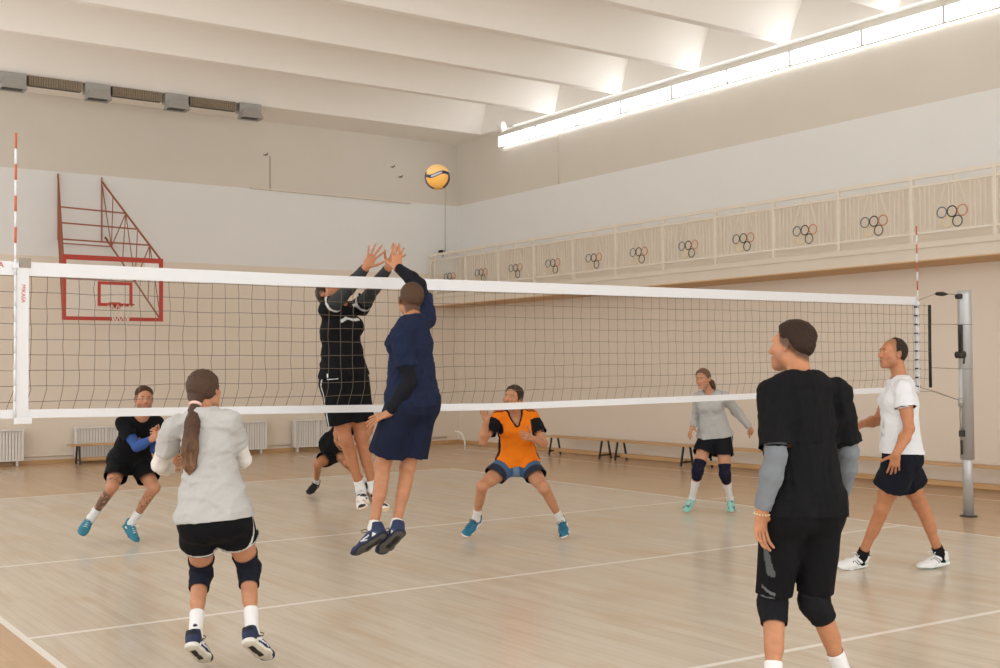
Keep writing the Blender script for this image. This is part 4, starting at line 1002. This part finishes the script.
def ppl_T():
    B, t = person('T', 1.83, 'tattooed man in black with blue arm sleeves crouching at the left behind the net', girth=.95)
    def tat(s, v, C):
        n1, n2 = pnoise(31, .05)(v), pnoise(32, .028)(v); J = s.J
        for k in 'LR':
            a, b = J['k' + k], J['a' + k]; L = np.linalg.norm(b - a); d = un(b - a); q = (v - a) @ d; r = np.linalg.norm(v - a - np.outer(q, d), axis=1); on = (r < .09) & (q > .06 * L) & (q < .95 * L)
            m = sst(n1 + .5 * n2, -1.1, -.3) if k == 'R' else ((np.abs(n2) < .30) & (n1 > -.6)) * 1.0 * (q < .85 * L)
            C = blend(C, m * on * (.78 if k == 'R' else .8) * sst(q / L, .1, .2), (70, 58, 54))
        a, b = J['hR'], J['kR']; d = un(b - a); L = np.linalg.norm(b - a); q = (v - a) @ d; r = np.linalg.norm(v - a - np.outer(q, d), axis=1)
        return blend(C, ((r < .11) & (q > .45 * L) & (q < .92 * L)) * sst(n1 + .7 * n2, .1, .6) * .7, (96, 80, 74))
    B.body(t, dict(handL=(CLOSE, 3), handR=(CLOSE, 3), skin=(189, 134, 102), stubble=.5, fade=.7, hair=(70, 54, 44), tattoo=tat))
    B.hair(t, (80, 56, 42), .014, .003, amp=.004, line=([-.12, -.09, -.05, -.01, .03, .045, .055, .065, .075, .1], [.0, .0, .02, .035, .045, .06, .072, .084, .11, .2]))
    B.eyes(t)
    B.shorts(t, (17, 17, 19), .66, (.116, .114), gh=.007, seed=13, lean=.4)
    B.shirt(t, BLACK, sleeve=.62, hem=-.03, flare=1.02, seed=12, gh=.0075)
    for k in 'LR':
        B.arm_sleeve(t, k, (58, 88, 150), .45, .96)
        B.sock(t, k, .15, (230, 230, 228)); B.shoe(t, k, (54, 130, 150), (60, 124, 140), gh=.006, tread=(40, 96, 110))

def ppl_B():
    B, t = person('B', 1.88, 'man in black with charcoal sleeves leaping with both palms up beyond the net', girth=.91)
    OPEN = (3, 5, 4)
    B.body(t, dict(handL=(OPEN, 15), handR=(OPEN, 15), skin=(179, 120, 85), stubble=.45, fade=.75, hair=(46, 36, 30)))
    B.hair(t, (54, 40, 32), .013, .006, amp=.003); B.eyes(t)
    def sc(s, v):
        C = np.tile(np.array(lin((18, 18, 20))), (len(v), 1)); d = v - (s.mh + s.u * s.T * .80); x, y, z = d @ s.latC, d @ s.fC, d @ s.u
        x = -x       # seen from the front
        f = y > .06
        m = f & (((np.abs(z - .015 - .35 * (x + .08)) < .012) & (x > -.09) & (x < -.02)) | ((np.abs(z - .03 + .30 * (x - .0)) < .010) & (x > -.03) & (x < .035)) | ((np.abs(z - .018) < .011) & (x > .03) & (x < .11)))
        C = blend(C, m * 1.0, (216, 216, 214))
        for k in 'LR':
            a, e = s.J['s' + k], s.J['e' + k]; dd = un(e - a); q = (v - a) @ dd / np.linalg.norm(e - a); r = np.linalg.norm(v - a - np.outer((v - a) @ dd, dd), axis=1)
            C = blend(C, ((q > .27) & (q < .36) & (r < .11)) * .95, (206, 206, 204))
        return C
    def hc(s, v):
        C = np.tile(np.array(lin((17, 17, 19))), (len(v), 1)); x, y, z = (v - s.mh) @ s.latP, (v - s.mh) @ s.fP, (v - s.mh) @ s.u
        return blend(C, ((x > .1) & (np.abs(y - .035) < .007)) * 1.0, (208, 208, 206))
    B.shorts(t, hc, .70, (.112, .125), gh=.0065, top=.13, seed=23)
    B.shirt(t, sc, neck=.058, sleeve=.33, hem=.045, flare=.92, hw=.92, ease=.012, seed=22, gh=.0065, amp=.007)
    q = B.mh + B.u * .065 * B.s + B.latP * .118 * B.s + B.fP * .105 * B.s; m = MB(); a, b = un(B.latP - B.fP * .35), B.u
    m.bar(q - a * .045, q + a * .045, .05, .006, side=b); m.build('waist_tag', 'tape', t)
    for k in 'LR':
        B.arm_sleeve(t, k, (58, 60, 62), .25, .93, .008, .002)
        B.sock(t, k, .09, (228, 226, 222))
        def shc(s, k, v):
            an, Fd, Ud, Ld = s.foot[k]; x, z = (v - an) @ Fd / s.s, (v - an) @ Ud / s.s; C = np.tile(np.array(lin((228, 226, 222))), (len(v), 1)); n = pnoise(3, .06)(v); C = blend(C, (n > .6) * 1.0, (46, 44, 46)); return blend(C, ((n < -.75)) * 1.0, (214, 160, 106))
        B.shoe(t, k, shc, (222, 196, 160), gh=.006, tread=(150, 96, 62))

def ppl_H():
    B, t = person('H', 1.86, 'man in navy shirt and shorts leaping before the net, right arm raised', h=.005, girth=.93)
    B.body(t, dict(handL=((3, 6, 5), 14), handR=((2, 6, 5), 5), skin=(187, 130, 94), fade=.85, hair=(70, 54, 44), stubble=.3))
    B.hair(t, (92, 68, 52), .009, .004, amp=.0015, line=([-.12, -.09, -.05, -.01, .03, .045, .055, .065, .075, .1], [-.01, -.01, .0, .02, .025, .055, .07, .084, .11, .2])); B.eyes(t)
    def sc(s, v):
        C = np.tile(np.array(lin((30, 38, 62))), (len(v), 1)); d = v - s.mh; x, y, z = d @ s.latC, d @ s.fC, d @ s.u
        C = blend(C, (np.abs(x) > .155) * .35, (30, 40, 66))
        return C
    B.shorts(t, (26, 32, 52), .80, (.115, .128), gh=.006, seed=33, amp=.007, ease=.026)
    B.shirt(t, sc, sleeve=.62, hem=.0, flare=.92, hw=.92, ease=.012, seed=32, gh=.006, amp=.008, sl_r=(.060, .066), neck=.064)
    for k in 'LR':
        B.arm_sleeve(t, k, (26, 27, 34), .4, .97, .007, .002)
        B.sock(t, k, .055, (230, 228, 224))
        def shc(s, k, v):
            an, Fd, Ud, Ld = s.foot[k]; x, z, y = (v - an) @ Fd / s.s, (v - an) @ Ud / s.s, (v - an) @ Ld / s.s; C = np.tile(np.array(lin((44, 56, 88))), (len(v), 1)); sd = np.abs(y) > .018
            m = sd & (((np.abs(z + .052 - .4 * (x - .1)) < .006) & (x > .05) & (x < .10)) | ((np.abs(z + .052 + .2 * (x - .07)) < .005) & (x > .03) & (x < .08)))
            C = blend(C, m * 1.0, (214, 222, 230)); return blend(C, (sd & (np.abs(z + .03 - .9 * (x - .0)) < .004) & (z < .0)) * .7, (84, 110, 150))
        B.shoe(t, k, shc, (34, 40, 60), gh=.005, tread=(84, 82, 78), lace=(30, 30, 40))

def ppl_P():
    B, t = person('P', 1.83, 'crouching man in black shorts and shoes, mostly hidden behind the leaping man in black', h=.007)
    B.body(t, dict(handL=(CLOSE, 3), handR=(REL, 4), skin=(180, 125, 90), fade=.7, hair=(56, 44, 38)))
    B.hair(t, (56, 44, 38), .014, .006); B.eyes(t)
    B.shorts(t, (24, 24, 26), .66, (.112, .108), gh=.009, seed=43, lean=.3); B.shirt(t, BLACK, sleeve=.6, hem=-.02, seed=42, gh=.009)
    for k in 'LR': B.sock(t, k, .10, (226, 224, 220)); B.shoe(t, k, (34, 34, 36), (44, 44, 46), gh=.007, lace=(30, 30, 30))

def ppl_O():
    B, t = person('O', 1.86, 'man in orange jersey with black sleeves crouching wide-legged beyond the net', girth=.96)
    B.body(t, dict(handL=(CLOSE, 3), handR=((10, 16, 12), 5), skin=(191, 136, 102), fade=.75, hair=(52, 42, 36), stubble=.35))
    B.hair(t, (64, 48, 38), .012, .005, amp=.003); B.eyes(t)
    def sc(s, v):
        C = np.tile(np.array(lin((240, 128, 26))), (len(v), 1)); J = s.J
        for k in 'LR':
            a, e = J['s' + k], J['e' + k]; dd = un(e - a); q = (v - a) @ dd / np.linalg.norm(e - a); r = np.linalg.norm(v - a - np.outer((v - a) @ dd, dd), axis=1)
            C = blend(C, ((q > .16) & (r < .13) & ((v - J['N']) @ (s.latC * (1 if k == 'R' else -1)) > .14)) * 1.0, (24, 24, 27))
            b0 = J['N'] + s.u * .05; b1 = a + s.u * .05; dd = un(b1 - b0); q = (v - b0) @ dd / np.linalg.norm(b1 - b0); o = (v - b0) @ s.fC
            top = ((v - b0) @ orth(s.u, dd) > -.05) & (q > .38) & (q < 1.15)
            for c in (-.03, 0, .03): C = blend(C, (top & (np.abs(o - c - .012) < .0075)) * 1.0, (26, 26, 28))
        d = v - s.mh; x, y = d @ s.latC, d @ s.fC; z = d @ s.u
        C = blend(C, ((np.abs(x) > .145) & (np.abs(y) < .05) & (z < s.T * .72)) * 1.0, (26, 26, 28))
        for tb in s.vt: C = blend(C, (np.abs(tb(v[:, 0], v[:, 1], v[:, 2])) < .026) * (z > s.T * .6), (24, 24, 27))
        return C
    J = B.J; S = B.s; u = B.u
    B.vt = [Cone(J['N'] + u * .022 * S + B.fC * .016 * S, J['N'] + u * .2 * S + B.fC * .05 * S, .064 * S, .064 * S * 1.3), Cone(J['N'] + B.fC * .07 * S, J['N'] + B.fC * .12 * S - u * .085 * S, .05 * S, .008 * S)]
    def hc(s, v):
        C = np.tile(np.array(lin((46, 52, 66))), (len(v), 1)); J = s.J; q = np.full(len(v), 9.0)
        for k in 'LR':
            p, kn = J['h' + k], J['k' + k]; d = un(kn - p); a = (v - p) @ d / np.linalg.norm(kn - p); r = np.linalg.norm(v - p - np.outer((v - p) @ d, d), axis=1); q = np.where((r < .17) & (np.sign((v - s.mh) @ s.latP) == (1 if k == 'R' else -1)), a, q)
        C = blend(C, (q < .42) * 1.0, (74, 104, 140)); C = blend(C, (q < .18) * 1.0, (120, 150, 180)); C = blend(C, ((q < .02)) * 1.0, (176, 182, 192)); return C
    B.shorts(t, hc, .54, (.112, .108), gh=.0065, seed=53, lean=.35)
    B.shirt(t, sc, sleeve=.62, hem=.02, flare=1.02, seed=52, gh=.0065, v_neck=.085, neck=.064, sl_r=(.060, .078), amp=.006)
    for k in 'LR': B.sock(t, k, .14, (230, 228, 224)); B.shoe(t, k, lambda s, k, v: blend(np.tile(np.array(lin((40, 112, 140))), (len(v), 1)), (pnoise(6, .08)(v) > .75) * 1.0, (28, 40, 58)), (226, 224, 220), gh=.006, tread=(222, 128, 70), lace=(40, 60, 70))

def ppl_F():
    B, t = person('F', 1.76, 'woman in grey long-sleeved top and mint shoes standing beyond the net', fem=True, girth=.96)
    B.body(t, dict(handL=(CLOSE, 3), handR=(REL, 4), skin=(193, 139, 107), lip=(190, 100, 92)))
    hc = (120, 92, 70)
    h_ = B.hair(t, hc, .012, .010, line=([-.13, -.09, -.05, -.01, .02, .04, .055, .07, .1], [-.08, -.08, -.065, -.03, -.005, .042, .068, .095, .2]), amp=.002); B.eyes(t, brow=(86, 64, 50))
    k0 = B.hpt(0, -.125, -.03); B.tail(h_, [B.hpt(0, -.09, -.02), k0, k0 - B.F * .04 + V(0, 0, -.03) + B.R * -.02, k0 - B.F * .07 + V(0, 0, -.09) + B.R * -.03, k0 - B.F * .075 + V(0, 0, -.15) + B.R * -.03], [.03, .02, .027, .022, .008], (104, 78, 58))
    def sc(s, v):
        C = np.tile(np.array(lin((24, 25, 30))), (len(v), 1)); x, y = (v - s.mh) @ s.latP, (v - s.mh) @ s.fP; return blend(C, ((x < -.1) & (np.abs(y - .03) < .007)) * 1.0, (206, 206, 204))
    B.shorts(t, sc, .50, (.108, .122), gh=.0075, seed=63)
    B.shirt(t, (184, 184, 182), 'heather', long=True, ease=.013, hem=.015, neck=.064, flare=1.0, seed=62, gh=.007, amp=.006)
    for k in 'LR': B.knee_pad(t, k, (30, 30, 50), .12, .13); B.sock(t, k, .30, (232, 231, 229)); B.shoe(t, k, lambda s, k, v: blend(np.tile(np.array(lin((148, 206, 192))), (len(v), 1)), (pnoise(8, .07)(v) > .8) * 1.0, (90, 130, 136)), (160, 208, 196), gh=.0065, tread=(70, 80, 84))

def ppl_N():
    B, t = person('N', 1.90, 'man in loose black T-shirt with grey arm sleeves, seen from behind', h=.005, girth=.95)
    B.body(t, dict(handL=((18, 26, 16), 7), handR=(REL, 4), thumbL=.6, skin=(187, 130, 94), fade=.85, hair=(58, 44, 36), stubble=.25))
    B.hair(t, (56, 40, 30), .017, .004, amp=.0025, line=([-.12, -.09, -.05, -.01, .03, .045, .055, .065, .075, .1], [-.045, -.045, -.02, .025, .035, .055, .07, .084, .11, .2])); B.eyes(t)
    def sc(s, v):
        C = np.tile(np.array(lin((17, 17, 19))), (len(v), 1)); p, kn = s.J['hL'], s.J['kL']; d = un(kn - p); a = (v - p) @ d / np.linalg.norm(kn - p); x, y = (v - p) @ s.latP, (v - p) @ s.fP
        C = blend(C, ((x < -.06) & (np.abs(y + .015) < .014) & (a > .08) & (a < .66)) * .9, (92, 94, 96))
        z = (a - .86) * .46; yy = y - .01
        m = (x < -.05) & (((np.abs(z - .02) < .007) & (np.abs(yy) < .045)) | ((np.abs(z - .02 + (yy + .045) * .75) < .008) & (yy > -.05) & (yy < .03) & (z > -.04) & (z < .02)))
        return blend(C, m * .8, (120, 122, 124))
    B.shorts(t, sc, .90, (.112, .080), gh=.006, seed=73, ease=.02)
    B.shirt(t, BLACK, sleeve=.84, ease=.014, hem=-.03, flare=.95, hw=.94, seed=72, gh=.006, amp=.008, sl_r=(.057, .074), neck=.064)
    for k in 'LR':
        B.arm_sleeve(t, k, (122, 126, 130), .45, .97, .010, .003); B.knee_pad(t, k, (24, 24, 27), .15, .11, .011); B.sock(t, k, .16, (232, 231, 229)); B.shoe(t, k, (224, 224, 222), (226, 226, 224), gh=.007)
    w = B.J['wL'] + un(B.J['fL'] - B.J['wL']) * .012; d = un(B.J['fL'] - B.J['wL']); e1 = orth(B.latC, d); e2 = np.cross(d, e1)
    m = MB()
    for a in range(16): q = w + (e1 * math.cos(a * math.pi / 8) + e2 * math.sin(a * math.pi / 8)) * .036; m.tube([q - e1 * .004, q, q + e1 * .004], [.003, .006, .003], 6)
    m.build('bracelet', plain('pale beads', (214, 196, 150), .4), t)

def ppl_S():
    B, t = person('S', 1.92, 'balding man in a white T-shirt and dark shorts walking left beside the net post', girth=1.02)
    B.body(t, dict(handL=((9, 15, 10), 6), handR=(REL, 4), skin=(185, 126, 90), fade=.35, hair=(88, 70, 58), stubble=.2))
    B.hair(t, (56, 44, 36), .011, .008, amp=.002, line=([-.12, -.09, -.05, -.02, .0, .012, .02, .1], [-.06, -.06, -.045, -.02, -.005, .0, .2, .2]), bald=lambda x, y, z: np.minimum(y - .012 + .25 * np.maximum(z - .06, 0), .2) * .8); B.eyes(t)
    def sc(s, v):
        C = np.tile(np.array(lin((224, 226, 229))), (len(v), 1)); d = v - s.mh; x, y, z = d @ s.latC, d @ s.fC, d @ s.u; n = pnoise(4, .05)(v); return blend(C, ((y > .09) & (np.abs(x) < .09) & (z > .15) & (z < .42) & (n > .5)) * .4, (130, 134, 140))
    B.shorts(t, (22, 25, 35), .56, (.118, .135), gh=.0065, seed=83, amp=.006)
    B.shirt(t, sc, sleeve=.46, hem=.04, flare=1.02, seed=82, gh=.0065, amp=.006, sl_r=(.060, .086))
    def shc(s, k, v):
        an, Fd, Ud, Ld = s.foot[k]; x, z, y = (v - an) @ Fd / s.s, (v - an) @ Ud / s.s, (v - an) @ Ld / s.s; C = np.tile(np.array(lin((228, 228, 226))), (len(v), 1)); sd = np.abs(y) > .02
        C = blend(C, ((x < -.02) & (z < -.045)) * .8, (176, 214, 200))
        for sl, c in ((.75, -.052), (.75, -.072), (-.8, -.004), (-.8, .018)): C = blend(C, (sd & (np.abs(z - sl * (x - .045) - c - .022) < .0042) & (x > .0) & (x < .105)) * 1.0, (34, 34, 40))
        return C
    for k in 'LR': B.sock(t, k, .065, (26, 26, 28), .008, name='ankle_brace' if k == 'L' else 'sock'); B.shoe(t, k, shc, (228, 228, 226), gh=.0055, tread=(170, 206, 194))

for fn in (ppl_W, ppl_T, ppl_B, ppl_H, ppl_P, ppl_O, ppl_F, ppl_N, ppl_S): fn()

# ------------------------------------------------------------------ the ball
def ball():
    c = V(3.401, .447, 3.314); R = .107; r_ = V(.82, -.572, -.008); u_ = V(-.011, -.029, 1.0); f_ = V(.572, .82, .03)
    g = Grid([Ell(c, (r_, f_, u_), (R,) * 3)], .004, .01); g.add(Ell(c, (r_, f_, u_), (R,) * 3), 0); v, F = g.extract(0); d = v - c; v = c + d / np.linalg.norm(d, axis=1)[:, None] * R
    def col(v):
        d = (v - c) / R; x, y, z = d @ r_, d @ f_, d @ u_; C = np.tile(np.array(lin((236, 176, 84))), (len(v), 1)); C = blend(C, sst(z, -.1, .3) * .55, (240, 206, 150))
        ctr = .13 + .22 * np.sin(x * 2.6 - .1) - .1 * x; w = .16 - .05 * np.abs(x)
        band = (np.abs(z - ctr) < w) & (np.abs(x) < .9); C = blend(C, band * 1.0, (34, 40, 58)); C = blend(C, ((np.abs(z - ctr + .0) < w * .45) & (np.abs(x + .02) < .42)) * 1.0, (186, 190, 198))
        rim = (np.sqrt(x * x + (z + .05) ** 2) > .86) & (z < .38) & ((x < -.1) | (x > .45) | (z < -.9)) & (z > -.93); C = blend(C, rim * 1.0, (32, 38, 56))
        return C
    o = mesh_obj('volleyball', v, F, 'ball', col, None); tag(o, 'yellow volleyball with a dark blue swirl in mid-air above the net', 'ball'); origin(o, tuple(float(q) for q in c))
ball()

# ------------------------------------------------------------------ camera, light, output
def camera():
    f, cx, cy, cz, yaw, pit, rol = CAM
    cam = bpy.data.cameras.new('camera'); o = bpy.data.objects.new('camera', cam); COL.objects.link(o)
    sy, cyw, sp, cp = math.sin(yaw), math.cos(yaw), math.sin(pit), math.cos(pit); fw = V(sy * cp, cyw * cp, sp); r = V(cyw, -sy, 0); u = np.cross(r, fw)
    R = math.cos(rol) * r + math.sin(rol) * u; U = -math.sin(rol) * r + math.cos(rol) * u
    m = Matrix(((R[0], U[0], -fw[0], cx), (R[1], U[1], -fw[1], cy), (R[2], U[2], -fw[2], cz), (0, 0, 0, 1))); o.matrix_world = m
    cam.sensor_width = 36; cam.lens = f * 36 / 1000; cam.clip_end = 200; SC.camera = o
CAM = (1167.86, -1.7564, -7.851, 1.70155, .60881, .02989, -.00776)
camera()
def portal(name, loc, rot, sx, sy):       # guides daylight sampling through the open window sides
    l = bpy.data.lights.new(name, 'AREA'); l.shape = 'RECTANGLE'; l.size = sx; l.size_y = sy; l.cycles.is_portal = True
    o = bpy.data.objects.new(name, l); COL.objects.link(o); o.location = loc; o.rotation_euler = rot
portal('daylight_side', (XL, (YW + YN) / 2, 3.4), (0, -math.pi / 2, 0), 6.9, YW - YN)
portal('daylight_end', ((XL + XW) / 2, YN, 3.4), (math.pi / 2, 0, 0), XW - XL, 6.9)
w = bpy.data.worlds.new('daylight'); SC.world = w; w.use_nodes = True; bg = w.node_tree.nodes['Background']; bg.inputs[0].default_value = (.985, .99, 1.0, 1); bg.inputs[1].default_value = 2.2
SC.view_settings.view_transform = 'Standard'; SC.view_settings.look = 'None'; SC.view_settings.gamma = 1; SC.view_settings.use_curve_mapping = False
SC.view_settings.exposure = 0.22
SC.cycles.use_denoising = True; SC.cycles.use_adaptive_sampling = False; SC.cycles.max_bounces = 10; SC.cycles.diffuse_bounces = 6; SC.cycles.sample_clamp_indirect = 8
